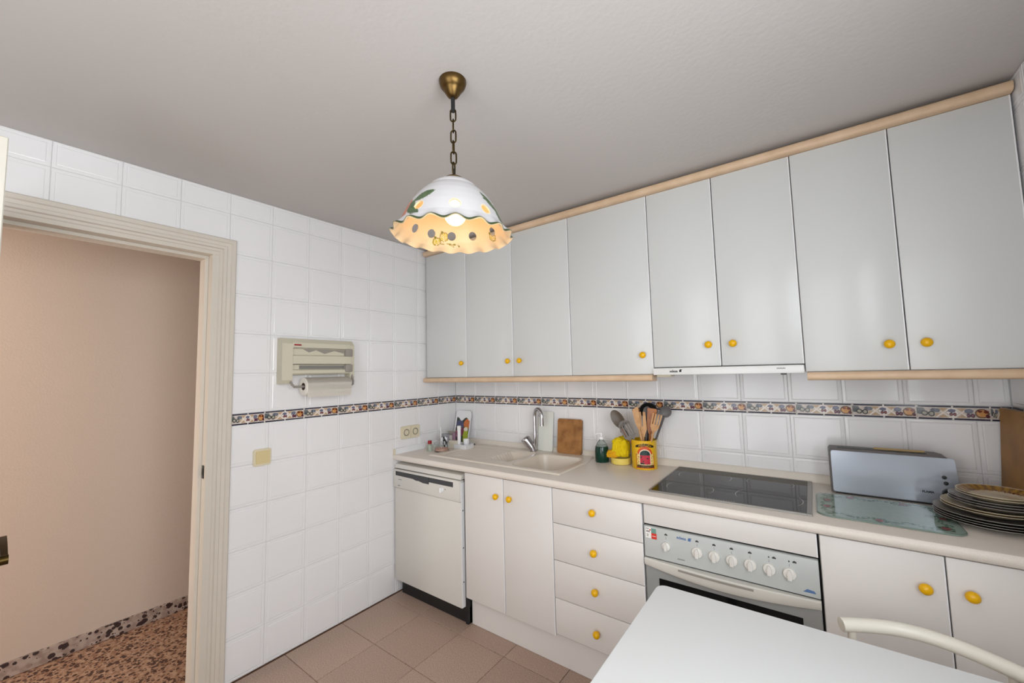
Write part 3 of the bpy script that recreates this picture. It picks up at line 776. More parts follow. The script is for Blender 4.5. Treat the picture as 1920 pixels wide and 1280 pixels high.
t = thing('card_packet', 'small black and white card packet standing behind the cream box', 'packet', (.145, -.185, .9055))
bm = B(); box(bm, .110, .165, -.196, -.178, .9055, .985, .001, 1); obj('packet', bm, M_stick, t)
bm = B(); prism(bm, [(.109, -.1965, .99), (.128, -.1965, .95), (.166, -.1965, .945), (.166, -.1965, .932), (.109, -.1965, .925)], (0, -.0006, 0)); obj('black_print', bm, M_ink, t, None)
bm = B(); box(bm, .106, .170, -.196, -.178, .985, 1.015, .001, 1); obj('flap', bm, M_hgrey, t)
bm = B(); box(bm, .180, .245, -.262, -.232, .9055, .962, .002, 1); tag(obj('small_box', bm, mat('cream_card', (214, 206, 190), .6)), 'small cream cardboard box behind the plastic tray', 'box')
bm = B(); box(bm, .172, .192, -.218, -.198, .9055, 1.008, .002, 1); tag(obj('small_box', bm, M_mauve), 'narrow mauve box standing left of the white tube', 'box')
t = thing('plastic_tray', 'small translucent white plastic tray holding a tube and a jar', 'tray', (.285, -.215, .9055))
bm = B(); pts = rrect(.225, .345, -.262, -.172, .012)
M_tray = mat('milky_plastic', (232, 232, 234), .3, trans=.1)
prism(bm, [(x, y, .9055) for x, y in pts], (0, 0, .003)); obj('base', bm, M_tray, t, None)
bm = B(); N_ = len(pts); cx, cy = .285, -.217
lo = [bm.verts.new((x, y, .9085)) for x, y in pts]; hi = [bm.verts.new((cx+(x-cx)*1.04, cy+(y-cy)*1.04, .940)) for x, y in pts]
hi2 = [bm.verts.new((cx+(x-cx)*1.01, cy+(y-cy)*1.01, .940)) for x, y in pts]; lo2 = [bm.verts.new((cx+(x-cx)*.97, cy+(y-cy)*.97, .9087)) for x, y in pts]
for i in range(N_):
    j = (i+1) % N_
    for a, b in ((lo, hi), (hi, hi2), (hi2, lo2), (lo2, lo)): bm.faces.new([a[i], a[j], b[j], b[i]])
obj('rim', bm, M_tray, t, 40)
t = thing('white_tube', 'tall slim white tube bottle standing in the plastic tray', 'tube', (.247, -.222, .9088))
bm = B(); lathe(bm, [(0, 0), (.0125, 0), (.0125, .125), (.0105, .128), (0, .128)], (.247, -.222, .9088), 20); obj('tube', bm, M_white, t)
bm = B(); lathe(bm, [(0, .128), (.0145, .128), (.0145, .152), (.012, .155), (0, .155)], (.247, -.222, .9088), 20); obj('cap', bm, M_stick, t)
bm = B(); box(bm, .2385, .2440, -.2352, -.2342, .925, 1.025); obj('label_stripe', bm, M_mauve, t, None)
t = thing('white_jar', 'short white lidded jar standing in the plastic tray', 'jar', (.300, -.205, .9088))
bm = B(); lathe(bm, [(0, 0), (.018, 0), (.019, .003), (.019, .036), (0, .036)], (.300, -.205, .9088), 24); obj('jar', bm, M_white, t)
bm = B(); lathe(bm, [(0, .036), (.0205, .036), (.0205, .062), (.018, .065), (0, .065)], (.300, -.205, .9088), 24); obj('lid', bm, M_white, t)

# ---------------------------------------------------------------- soap, dish, cloth
c = (1.296, -.118, .9055)
t = thing('soap_bottle', 'clear pump bottle of dark green washing-up soap', 'bottle', c)
bm = B(); lathe(bm, [(0, 0), (.036, 0), (.039, .004), (.0395, .06), (.037, .085), (.029, .105), (.018, .120), (.0135, .125), (.0135, .131), (0, .131)], c, 32); obj('bottle', bm, mat('clear_bottle', (225, 235, 230), .06, trans=.85, ior=1.2), t, 50)
bm = B(); lathe(bm, [(0, .002), (.0365, .001), (.0396, .005), (.0399, .06), (.0374, .085), (.0350, .092), (0, .092)], c, 32); obj('soap', bm, M_green, t, 50)
bm = B(); lathe(bm, [(0, .131), (.0145, .131), (.0145, .146), (.006, .148), (.005, .160), (.010, .161), (.011, .170), (0, .172)], c, 20); tube(bm, [(c[0], c[1], c[2]+.166), (c[0]-.016, c[1]-.014, c[2]+.164), (c[0]-.026, c[1]-.022, c[2]+.158)], [.005, .0045, .0035], 10); obj('pump_head', bm, M_white, t, 50)
c = (1.402, -.098, .9055)
t = thing('sponge_dish', 'round pale yellow plastic dish left of the spice tin', 'dish', c)
bm = B(); lathe(bm, [(0, 0), (.050, 0), (.055, .003), (.0565, .034), (.0535, .036), (.050, .006), (0, .004)], c, 36); obj('dish', bm, M_cream, t, 50)
def crumple(name, label, c, s, seed, m, cat):
    bm = B(); bmesh.ops.create_icosphere(bm, subdivisions=5, radius=1)
    for v in bm.verts:
        p = v.co.copy(); k = (abs(p.x)**4+abs(p.y)**4+abs(p.z)**4)**.25
        d = 1/k*(1+.22*noise.noise(p*1.5+Vector((seed, 0, 0))))
        w_ = p+.5*noise.noise_vector(p*1.3+Vector((0, 0, seed)))
        q = abs(noise.noise(w_*2.6+Vector((0, seed, 0)))); q2 = abs(noise.noise(w_*5.5+Vector((seed, seed, 0))))
        d += .42*(.28-min(q, .45))+.20*(.25-min(q2, .4))
        v.co = Vector((c[0]+p.x*d*s[0], c[1]+p.y*d*s[1], max(c[2]+p.z*d*s[2]+.10*s[2]*p.x, c[2]-s[2]*.95)))
    return tag(obj(name, bm, m, None, True), label, cat)
crumple('cleaning_cloth', 'crumpled bright yellow cleaning cloth piled on the dish', (1.405, -.096, .996), (.043, .036, .052), 3.3, M_cloth, 'cloth')
crumple('cleaning_cloth', 'folded orange-yellow cloth lying between soap bottle and dish', (1.362, -.112, .958), (.034, .026, .020), 8.1, M_cloth2, 'cloth')

# ---------------------------------------------------------------- spice tin used as utensil holder
c = Vector((1.548, -.125, .9055)); TR, TH = .066, .152
t = thing('utensil_tin', 'yellow printed tin with a red pepper label, used as utensil holder', 'tin', c)
M_tiny = mat('tin_yellow', (232, 186, 30), .3)
bm = B(); lathe(bm, [(0, 0), (TR-.002, 0), (TR, .003), (TR, TH-.003), (TR+.0015, TH), (TR-.003, TH), (TR-.0035, .004), (0, .003)], c, 48); obj('tin', bm, M_tiny, t, 40)
def label_c(co):
    a = atan2(co.y, co.x); va = atan2(CAM.y-c.y, CAM.x-c.x)+.04
    u = (a-va)*TR/.052   # -1..1 across
    v = (co.z-.008)/.136
    n = noise.noise(Vector((u*4, v*9, 2)))*.5+.5; n2 = noise.noise(Vector((u*16, v*26, 2)))*.5+.5
    Y = mixc((232, 186, 30), (214, 160, 20), n*.5)
    def arch(hw, top, bot):
        if v < bot: return False
        if v < top-hw*.33: return abs(u) < hw
        return (u/hw)**2+((v-(top-hw*.33))/(hw*.33))**2 < 1
    if v > .80:
        ban = .90-.10*u*u
        if abs(u) < .95 and abs(v-ban) < .055: return (24, 22, 20) if (abs(u) > .66 or n2 < .52) else (186, 150, 40)
        if abs(u) < .78 and abs(v-(ban-.07)) < .012: return (190, 40, 20)
    if v < .13 and v > .035 and abs(u) < .88: return (44, 40, 26) if n2 > .42 else (150, 120, 50)
    if abs(u) < .95 and (v < .035 and v > .008 or (v < .55 and abs(abs(u)-.93) < .035)): return (186, 62, 24)
    if arch(.50, .70, .155):
        if v > .50 or n < .30: return mixc((14, 26, 30), (60, 116, 104), max(0, n2-.35)*1.8) 
        if u < -.1 and v < .22: return (30, 60, 40)
        return mixc((168, 24, 44), (220, 60, 80), n2)
    if arch(.58, .735, .14): return (246, 224, 196)
    if arch(.76, .82, .55) : return mixc((200, 62, 26), (226, 110, 50), n2)
    if abs(u) < .88 and v < .58 and v > .13: return (240, 210, 120) if n2 > .40 else (140, 90, 40)
    return Y
bm = B(); va = atan2(CAM.y-c.y, CAM.x-c.x)+.04
grid(bm, lambda a, b: (TR*1.004*cos(va-.80+1.6*a), TR*1.004*sin(va-.80+1.6*a), .005+.142*b), 90, 120)
me = mesh('printed_label', bm, M_print, True); paint(me, label_c); link(bpy.data.objects.new('printed_label', me), t)

def utensil(name, label, foot, tip, kind, m, hl=.07, hw=.024, hr=.0055, face=(.25, -1, 0), tw=0):
    foot = Vector(foot); tip = Vector(tip); ax = (tip-foot).normalized(); L = (tip-foot).length
    n = Vector(face); n = (n-ax*n.dot(ax)).normalized(); sd = ax.cross(n)
    if tw: n, sd = n*cos(tw)+sd*sin(tw), sd*cos(tw)-n*sin(tw)
    t_ = thing(name, label, 'utensil', foot, 'cooking utensils in the yellow tin')
    P = lambda s, w_, d=0: foot+ax*s+sd*w_+n*d
    bm = B(); tube(bm, [P(0, 0), P(L-hl*.9, 0)], [hr*1.1, hr], 10); obj('handle', bm, m, t_, 50)
    bm = B()
    def slab(outline, th=.004, curve=0):
        a = [bm.verts.new(P(L-hl+s*hl, w_*hw, th/2+curve*(w_*w_+(2*s-1)**2-1))) for s, w_ in outline]
        b = [bm.verts.new(P(L-hl+s*hl, w_*hw, -th/2+curve*(w_*w_+(2*s-1)**2-1))) for s, w_ in outline]
        k = len(a); bm.faces.new(a); bm.faces.new(b[::-1])
        for i in range(k): bm.faces.new([a[i], b[i], b[(i+1) % k], a[(i+1) % k]])
    if kind == 'blade':
        slab([(0, -.3), (.3, -.8), (1, -1), (1.03, -.9), (1.03, .8), (.97, 1), (.3, .8), (0, .3)], .005)
    elif kind == 'slant':
        slab([(0, -.35), (.25, -.8), (.9, -1), (1.0, -.6), (1.08, .9), (1.0, 1), (.25, .75), (0, .35)], .005)
    elif kind == 'slotted':   # two long prongs with slot between
        slab([(0, -.35), (.3, -.9), (1, -.75), (1.02, -.2), (.45, -.10), (.40, 0), (.45, .10), (1.02, .2), (1, .75), (.3, .9), (0, .35)], .005)
    elif kind == 'fork':
        o_ = [(0, -.3), (.28, -.95), (1, -1.05)]
        for i in range(4):
            a = -1.05+i*.6; b = a+.32
            o_ += [(1.0, b), ] if i == 0 else [(1.0, a), (1.0, b)]
            if i < 3: o_ += [(.42, b+.02), (.42, a+.58)]
        o_ += [(.28, .95), (0, .3)]
        slab(o_, .005)
    elif kind == 'spoon' or kind == 'ladle':
        deep = .22 if kind == 'spoon' else .55
        rings = []
        for j in range(7):
            r = j/6
            rings.append([bm.verts.new(P(L-hl/2+hl/2*r*cos(a*pi/12), hw*r*sin(a*pi/12), -deep*hw*(1-r*r))) for a in range(24)] if j else [bm.verts.new(P(L-hl/2, 0, -deep*hw))])
        rings2 = []
        for j in range(7):
            r = j/6*1.04
            rings2.append([bm.verts.new(P(L-hl/2+hl/2*r*cos(a*pi/12), hw*r*sin(a*pi/12), -deep*hw*(1-r*r)-.0025)) for a in range(24)] if j else [bm.verts.new(P(L-hl/2, 0, -deep*hw-.0025))])
        for R_ in (rings, rings2):
            for j in range(6):
                for a in range(24):
                    if j == 0: bm.faces.new([R_[0][0], R_[1][a], R_[1][(a+1) % 24]])
                    else: bm.faces.new([R_[j][a], R_[j+1][a], R_[j+1][(a+1) % 24], R_[j][(a+1) % 24]])
        for a in range(24): bm.faces.new([rings[6][a], rings2[6][a], rings2[6][(a+1) % 24], rings[6][(a+1) % 24]])
    elif kind == 'turner':    # slotted turner: bars with gaps
        slab([(0, -.25), (.2, -.95), (.27, -1), (.27, 1), (.2, .95), (0, .25)], .003)
        for i in range(5):
            w0 = -1+i*.42; slab([(.27, w0), (.27, w0+.28), (.92-.04*abs(i-2), w0+.28), (.92-.04*abs(i-2), w0)], .003)
        slab([(.88, -1), (1.0, -.5), (1.03, 0), (1.0, .5), (.88, 1), (.80, 1), (.80, -1)], .003)
    obj('head', bm, m, t_, 45)
    return t_
zf = .911
utensil('serving_spoon', 'smoky grey nylon serving spoon leaning furthest left in the tin', (1.565, -.13, zf), (1.378, -.135, 1.205), 'spoon', M_ustain, .110, .032)
utensil('slotted_turner', 'dark grey slotted turner leaning left under the serving spoon', (1.570, -.145, zf), (1.440, -.150, 1.150), 'turner', M_ustain, .115, .034, tw=.3)
utensil('small_spatula', 'short pale brown spatula leaning lowest over the left tin rim', (1.575, -.115, zf), (1.435, -.160, 1.105), 'slant', M_wbrown, .055, .010)
utensil('wooden_spatula', 'reddish brown wooden spatula at the back left of the tin', (1.570, -.10, zf), (1.500, -.095, 1.215), 'blade', M_wbrown, .09, .021)
utensil('wooden_stick_spoon', 'narrow pale wooden spatula standing at the front of the tin', (1.575, -.165, zf), (1.522, -.165, 1.225), 'slant', M_wfork, .11, .017)
utensil('slotted_spatula', 'light brown wooden spatula with a long central slot', (1.555, -.15, zf), (1.553, -.150, 1.205), 'slotted', M_wfork, .13, .024)
utensil('black_ladle', 'black nylon ladle rising highest at the back of the tin', (1.552, -.085, zf), (1.566, -.070, 1.250), 'ladle', M_blk, .085, .046)
utensil('grey_spoon', 'small grey spoon in front of the black ladle', (1.545, -.115, zf), (1.570, -.105, 1.232), 'spoon', M_ugrey, .06, .022)
utensil('wooden_spatula', 'glossy orange-brown wooden spatula right of the slotted one', (1.560, -.125, zf), (1.600, -.118, 1.220), 'blade', M_worange, .135, .025)
utensil('wooden_fork', 'pale wooden fork with four tines leaning right', (1.560, -.160, zf), (1.640, -.160, 1.200), 'fork', M_wfork, .10, .023)
utensil('grey_round_spoon', 'grey nylon spoon with round head leaning furthest right', (1.550, -.10, zf), (1.672, -.085, 1.235), 'spoon', M_ugrey, .062, .029)

# ---------------------------------------------------------------- toaster
t = thing('toaster', 'long silver toaster with dark grey sides and black buttons', 'toaster', (2.53, -.145, .9055))
def ttr(x, z): return (x, z)
out = [(2.344, .913), (2.344, 1.082), (2.350, 1.090), (2.670, 1.090), (2.690, 1.084), (2.722, .930), (2.716, .913)]
bm = B(); prism(bm, [(x, -.174, z) for x, z in out], (0, .09, 0), .003); obj('body', bm, M_tgrey, t, 40)
fo = rrect(2.350, 2.705, .915, 1.083, .010)
fo = [(x+(z-.915)*(-.055 if x > 2.5 else 0)+(.012 if x > 2.5 else 0), z) for x, z in fo]
bm = B(); prism(bm, [(x, -.174, z) for x, z in fo], (0, -.006, 0), .0015); fp = obj('front_plate', bm, M_silver, t, 40)
bm = B(); box(bm, 2.375, 2.640, -.150, -.115, 1.0895, 1.0915); obj('bread_slot', bm, M_blk, t, None)
bm = B(); box(bm, 2.490, 2.640, -.132, -.122, 1.082, 1.098, .003, 1); o = obj('slice_guide', bm, mat('toast_beige', (176, 150, 104), .6), t)
for z, x in ((1.014, 2.676), (.993, 2.679)):
    bm = B(); lathe(bm, [(0, 0), (.0068, 0), (.0068, .002), (0, .003)], (x, -.180, z), 18, 'y'); obj('button', bm, M_blk, fp)
bm = B(); lathe(bm, [(0, 0), (.0165, 0), (.0155, .010), (.013, .012), (0, .012)], (2.682, -.180, .957), 28, 'y'); obj('dial', bm, M_blk, fp)
text('brand_lettering', 'FLAMA', .0105, (2.630, -.1803, .955), (pi/2, 0, 0), M_ink, fp, bold=.0004)
bm = B(); box(bm, 2.36, 2.70, -.165, -.095, .9055, .915, .001, 1); obj('feet', bm, M_blk, t)

# ---------------------------------------------------------------- glass board
t = thing('glass_board', 'rounded green-tinted glass board with printed flower garlands before the toaster', 'glass board', (2.47, -.36, .9055))
bx0, bx1, by0, by1 = 2.290, 2.664, -.518, -.205
bm = B(); prism(bm, [(x, y, .9060) for x, y in rrect(bx0, bx1, by0, by1, .045, 8)], (0, 0, .0045), .001); obj('board', bm, M_glassg, t, 40)
def garland(co):
    x, y = co.x+2.47, co.y-.36
    base = (142, 162, 152)
    dx = min(x-bx0, bx1-x); dy = min(y-by0, by1-y); d = rrd(x, y, bx0, bx1, by0, by1, .045)
    n = noise.noise(Vector((x*60, y*60, 1))); n2 = noise.noise(Vector((x*140, y*140, 4)))
    wig = .034+.008*sin(x*70)+.006*sin(y*90)
    c = mixc(base, (156, 174, 164), .5+.5*n)
    if abs(-d-wig) < .008+.004*n and n2 > -.12: c = mixc((56, 92, 78), (96, 128, 108), .5+.5*n2)
    for cx, cy in ((bx0+.032, -.40), (bx0+.035, -.31), (bx1-.045, -.47), (bx1-.032, -.36), (2.46, by0+.032), (2.40, by1-.03), (2.55, by1-.03)):
        q = hypot(x-cx, (y-cy)*.8)
        if q < .020+.012*n: c = mixc((120, 44, 58), (170, 110, 110), .5+.5*n2) if q < .011 else (60, 96, 74) if n2 > -.2 else c
    return c
bm = B(); grid(bm, lambda a, b: (bx0-2.47+.004+(bx1-bx0-.008)*a, by0+.36+.004+(by1-by0-.008)*b, .0052), 130, 100)
dele = [v for v in bm.verts if rrd(v.co.x+2.47, v.co.y-.36, bx0, bx1, by0, by1, .045) > -.0022]
bmesh.ops.delete(bm, geom=dele, context='VERTS')
me = mesh('printed_garland', bm, mat('printed_glass', (255, 255, 255), .10, attr='Col'), True); paint(me, garland); link(bpy.data.objects.new('printed_garland', me), t)

# ---------------------------------------------------------------- plates
M_pcream = mat('plate_cream_rim', (222, 208, 180), .2); M_pgrey = mat('plate_dark_grey', (150, 146, 140), .2); M_pdark = mat('plate_underside', (60, 54, 50), .4)
def plate_mesh(R, m_rim, h=.020):
    bm = B()
    lathe(bm, [(0, .003), (R*.60, .003), (R*.66, .0065), (R*.78, h*.55), (R*.975, h-.0008), (R, h), (R+.0005, h-.0009), (R*.99, h-.0022), (R*.78, h*.55-.0022), (R*.62, .0018), (R*.58, 0), (R*.52, 0), (R*.50, .0015), (0, .0015)], (0, 0, 0), 56)
    me = mesh('plate', bm, [m_rim, M_print], 50)
    return me
pm = [plate_mesh(.137, M_pgrey), plate_mesh(.120, M_pcream), plate_mesh(.108, M_pgrey), plate_mesh(.096, M_pcream)]
def ochre(co):
    r = hypot(co.x, co.y)/.096; a = atan2(co.y, co.x)
    n = noise.noise(Vector((co.x*60, co.y*60, 1)))*.5+.5
    if r > .965: return (222, 208, 184)
    if r > .66:
        if .62+.0*a < r < .70: return (90, 24, 16)
        s = sin(a*26+3*n)
        return mixc((176, 132, 44), (120, 84, 30), .5+.5*s if r > .78 else n*.5)
    return mixc((206, 196, 164), (196, 176, 150), n)
px_ = [(0, 2.755, -.325)]*4+[(1, 2.762, -.298)]*2+[(2, 2.772, -.288)]*3+[(3, 2.780, -.280)]*2
names = ['grey-rimmed dinner plate, bottommost of the plate stack', 'grey-rimmed dinner plate, second from the bottom of the stack', 'grey-rimmed dinner plate, third from the bottom of the stack', 'grey-rimmed dinner plate, topmost of the four large ones',
 'cream-rimmed plate resting directly on the large grey plates', 'cream-rimmed plate with reddish well, upper of the middle pair', 'grey-rimmed side plate just above the middle cream pair', 'grey-rimmed side plate, second above the cream pair', 'grey-rimmed side plate just under the topmost cream two',
 'cream-rimmed side plate directly under the top plate', 'top plate of the stack with ochre patterned rim and red ring']
z = .9057
for i, ((k, x, y), nm) in enumerate(zip(px_, names)):
    o = bpy.data.objects.new('plate', pm[k].copy() if i == 10 else pm[k]); COL.objects.link(o); o.location = (x, y, z)
    o.rotation_euler = (random.uniform(-.004, .004), random.uniform(-.004, .004), 0)
    tag(o, nm, 'plate', 'plates stacked at the right end of the worktop')
    if i == 10:
        bm = B(); R = .096; h = .020
        prof_ = [(.0005, .0034), (R*.3, .0034), (R*.60, .0034), (R*.64, .006), (R*.66, .0069), (R*.70, .0085), (R*.78, h*.55+.0004), (R*.86, h*.73+.0004), (R*.94, h*.92), (R*.985, h+.0002)]
        lathe(bm, prof_, (0, 0, 0), 160); 
        me = mesh('painted_face', bm, M_print_gloss, True); paint(me, ochre); link(bpy.data.objects.new('painted_face', me), o)
    z += .0078
# large brown board standing by the right wall
bm = B(); pts = [(-.02, .9057), (-.235, .9057), (-.235, 1.262), (-.02, 1.262)]
a = [bm.verts.new((2.846+(z_-.9057)*.058, y_, z_)) for y_, z_ in pts]; b = [bm.verts.new((2.866+(z_-.9057)*.058, y_, z_)) for y_, z_ in pts]
bm.faces.new(a); bm.faces.new(b[::-1])
for i in range(4): bm.faces.new([a[i], b[i], b[(i+1) % 4], a[(i+1) % 4]])
bmesh.ops.translate(bm, vec=(0, -.008, 0), verts=bm.verts)
bmesh.ops.bevel(bm, geom=list(bm.edges), offset=.002, segments=1, affect='EDGES')
tag(obj('chopping_board', bm, M_boardy, None, None), 'large light brown wooden board standing behind the stacked plates', 'chopping board')

# ---------------------------------------------------------------- things on the left wall
t = thing('roll_holder', 'beige plastic wall dispenser for foil, film and kitchen roll', 'roll holder', (.001, -1.147, 1.405))
Y0, Y1, Z0, Z1 = -1.357, -.935, 1.405, 1.652
def hsec(bm, y0, y1, zz0, zz1, d, r=.01):
    pts = [(0.001, y0, zz0), (d*.75, y0, zz0), (d, y0, zz0+.02), (d, y0, zz1-.03), (d*.55, y0, zz1), (.001, y0, zz1)]
    prism(bm, pts, (0, y1-y0, 0))
bm = B(); hsec(bm, Y0, Y0+.055, Z0, Z1, .062); obj('end_panel', bm, M_holder, t, None)
bm = B(); hsec(bm, Y1-.028, Y1, Z0+.008, Z1, .058); obj('end_panel', bm, M_holder, t, None)
bm = B(); prism(bm, [(.001, Y0+.055, 1.452), (.050, Y0+.055, 1.452), (.062, Y0+.055, 1.460), (.062, Y0+.055, 1.478), (.048, Y0+.055, 1.482), (.048, Y0+.055, 1.506), (.066, Y0+.055, 1.512), (.066, Y0+.055, 1.556), (.050, Y0+.055, 1.562), (.050, Y0+.055, 1.594), (.064, Y0+.055, 1.598), (.060, Y0+.055, 1.628), (.034, Y0+.055, 1.652), (.001, Y0+.055, 1.652)], (0, Y1-.028-Y0-.055, 0)); obj('cover', bm, M_holder, t, None)
for z_ in (1.600, 1.510):
    bm = B(); box(bm, .045, .064, Y0+.058, Y1-.030, z_-.0008, z_+.0012); obj('cutting_edge', bm, M_dgrey, t, None)
for zc in (1.582, 1.490):
    bm = B(); box(bm, .030, .072, -.998, -.952, zc-.026, zc+.020, .006, 2); obj('end_cap', bm, M_hgrey, t)
bm = B(); box(bm, .049, .0505, -1.262, -.998, 1.484, 1.503); obj('foil_strip', bm, M_steel, t, None)
bm = B(); prism(bm, [(.0505, -1.255, 1.600), (.0505, -1.0, 1.594), (.0505, -1.0, 1.575), (.0505, -1.06, 1.588), (.0505, -1.12, 1.570), (.0505, -1.17, 1.590), (.0505, -1.21, 1.576)], (.001, 0, 0)); obj('film_strip', bm, M_hgrey, t, None)
bm = B(); prism(bm, [(.0632, -1.296, 1.612), (.0632, -1.258, 1.612), (.0610, -1.258, 1.6195), (.0610, -1.296, 1.6195)], (.0012, 0, 0)); k = obj('brand_patch', bm, M_red, t, None); k['label'] = 'small red brand patch'
bm = B(); cyl(bm, (.080, -1.302, 1.388), (.080, -.962, 1.388), .0065, seg=14)
bm2 = None
tube(bm, [(.052, -.949, 1.45), (.070, -.949, 1.41), (.080, -.957, 1.388)], .006, 10); tube(bm, [(.05, -1.308, 1.42), (.07, -1.308, 1.40), (.080, -1.300, 1.388)], .006, 10)
obj('roll_rod', bm, M_hgrey, t)
t = thing('kitchen_roll', 'white kitchen paper roll hanging on the wall dispenser', 'paper roll', (.080, -1.12, 1.385))
c = (.080, -1.252, 1.388)
bm = B(); n = 40; prof_ = [(.020, 0), (.047, 0), (.048, .002), (.048, .256), (.047, .258), (.020, .258), (.020, 0)]
lathe(bm, [(r, z_) for r, z_ in prof_], (0, 0, 0), n)
bmesh.ops.rotate(bm, matrix=Matrix.Rotation(-pi/2, 3, 'X'), verts=bm.verts); bmesh.ops.translate(bm, vec=c, verts=bm.verts)
obj('roll', bm, M_paper, t, 40)
bm = B(); lathe(bm, [(.0198, -.001), (.0198, .259), (.018, .259), (.018, -.001), (.0198, -.001)], (0, 0, 0), 24); bmesh.ops.rotate(bm, matrix=Matrix.Rotation(-pi/2, 3, 'X'), verts=bm.verts); bmesh.ops.translate(bm, vec=c, verts=bm.verts)
obj('core', bm, mat('cardboard_core', (86, 68, 60), .8), t, 40)
bm = B(); pts = []
for i in range(10): pts.append((.080+.0486*cos(pi/2-i*pi/2/9*1.05), 1.388+.0486*sin(pi/2-i*pi/2/9*1.05)))
pts += [(.128, 1.366), (.125, 1.345), (.124, 1.330)]
r1 = [[bm.verts.new((x_+o_, y_, z_)) for x_, z_ in pts] for y_, o_ in ((-1.251, 0), (-.995, 0))]
for i in range(len(pts)-1): bm.faces.new([r1[0][i], r1[0][i+1], r1[1][i+1], r1[1][i]])
r = bmesh.ops.solidify(bm, geom=list(bm.faces), thickness=.0006)
obj('loose_sheet', bm, M_paper, t, 60)
# double socket
t = thing('double_socket', 'ivory double wall socket on the tiles above the worktop end', 'socket', (0, -.464, 1.04))
bm = B(); prism(bm, [(.001, y_, z_) for y_, z_ in rrect(-.546, -.382, .993, 1.081, .012)], (.010, 0, 0), .003); pl = obj('plate', bm, M_switch, t)
for yc in (-.503, -.425):
    bm = B(); lathe(bm, [(.027, .0), (.027, .003), (.0235, .003), (.0215, -.006), (0, -.006)], (.011, yc, 1.037), 28, 'x'); s_ = obj('outlet', bm, M_switch, t)
    bm = B(); lathe(bm, [(.0225, 0), (.0225, .0008), (.0195, .0008), (.0195, 0)], (.0142, yc, 1.037), 28, 'x')
    for dy in (-.0095, .0095): cyl(bm, (.005, yc+dy, 1.037), (.0066, yc+dy, 1.037), .003, seg=10)
    obj('contact_hole', bm, M_dgrey, s_)
bm = B(); box(bm, .0105, .0115, -.4648, -.4632, .996, 1.078); obj('joint', bm, mat('ivory_shadow', (150, 138, 108), .6), t, None)
# light switch
t = thing('light_switch', 'ivory rocker light switch on the tiles beside the doorway', 'light switch', (0, -1.42, 1.03))
bm = B(); prism(bm, [(.001, y_, z_) for y_, z_ in rrect(-1.463, -1.378, .990, 1.076, .012)], (.010, 0, 0), .003); obj('plate', bm, M_switch, t)
bm = B(); prism(bm, [(.011, y_, z_) for y_, z_ in rrect(-1.4525, -1.387, 1.002, 1.066, .004)], (.0045, 0, 0), .0015); obj('rocker', bm, mat('ivory_rocker', (216, 198, 150), .35), t)

# ---------------------------------------------------------------- table and chair
t = thing('table', 'white rectangular kitchen table in the right foreground', 'table', (2.38, -1.45, 0))
TX0, TX1, TY0, TY1 = 1.868, 2.86, -2.02, -.987
bm = B(); prism(bm, [(x_, y_, .722) for x_, y_ in rrect(TX0, TX1, TY0, TY1, .028, 6)], (0, 0, .028), .002); obj('tabletop', bm, M_table, t, 30)
for x_, y_ in ((TX0+.07, TY0+.07), (TX1-.07, TY0+.07), (TX0+.07, TY1-.07), (TX1-.07, TY1-.07)):
    bm = B(); box(bm, x_-.022, x_+.022, y_-.022, y_+.022, .0, .721, .003, 1); obj('leg', bm, M_tube, t)
bm = B(); box(bm, TX0+.092, TX1-.092, TY1-.085, TY1-.065, .65, .721); box(bm, TX0+.092, TX1-.092, TY0+.065, TY0+.085, .65, .721); obj('apron', bm, M_tube, t, None)

t = thing('chair', 'cream tubular metal chair pushed in behind the white table', 'chair', (2.49, -.95, 0))
bm = B(); pts = []
for i in range(17):
    u = i/16; x_ = 2.328+.332*u; y_ = -.872+.060*sin(pi*u)-.012*u; pts.append((x_, y_, .722+.004*sin(pi*u)))
tube(bm, pts, .0175, 20)
obj('backrest', bm, M_tube, t, 50)
for x_ in (2.350, 2.640):
    bm = B(); tube(bm, [(x_, -.862, .712), (x_, -.852, .62), (x_, -.84, .45), (x_, -.82, .006)], .010, 14); obj('leg', bm, M_tube, t, 50)
for x_ in (2.345, 2.645):
    bm = B(); tube(bm, [(x_, -1.20, .44), (x_, -1.215, .2), (x_, -1.23, .006)], .010, 14); obj('leg', bm, M_tube, t, 50)
bm = B(); prism(bm, [(x_, y_, .445) for x_, y_ in rrect(2.325, 2.665, -1.22, -.855, .04)], (0, 0, .03), .006); obj('seat', bm, M_tube, t, 40)
bm = B(); tube(bm, [(2.350, -.830, .25), (2.640, -.830, .25)], .007, 10); obj('stretcher', bm, M_tube, t)

# ---------------------------------------------------------------- pendant lamp
LX, LY = 1.4385, -1.457
t = thing('pendant_lamp', 'hanging lamp with scalloped white ceramic shade, brass canopy and chain', 'lamp', (LX, LY, H))
bm = B(); lathe(bm, [(0, 0), (.0435, 0), (.0440, -.004), (.040, -.018), (.032, -.028), (.0305, -.029), (.027, -.036), (.0165, -.052), (.010, -.057), (0, -.057)], (LX, LY, H-.001), 40); obj('canopy', bm, M_brass, t, 40)
bm = B(); tube(bm, [(LX, LY, H-.056), (LX, LY, H-.104)], .0068, 12); obj('rod', bm, M_blk, t)
def link_bm(zc, ang, hl=.0205, hw=.0085, r=.0025):
    bm = B(); pts = []
    for i in range(20):
        a = 2*pi*i/20; x_ = hw*cos(a); z_ = (hl-hw)*(1 if sin(a) > 0 else -1)*(abs(sin(a)) > 1e-6)+hw*sin(a)
        pts.append((LX+x_*cos(ang), LY+x_*sin(ang), zc+z_))
    tube(bm, pts, r, 8, closed=True); return bm
z_ = H-.104-.012; i = 0
for i in range(6):
    obj('chain_link', link_bm(z_-i*.0355, .6+(pi/2 if i % 2 else 0)+.25*sin(i*2.1)), M_dbrass, t, 60)
ztop = 2.062
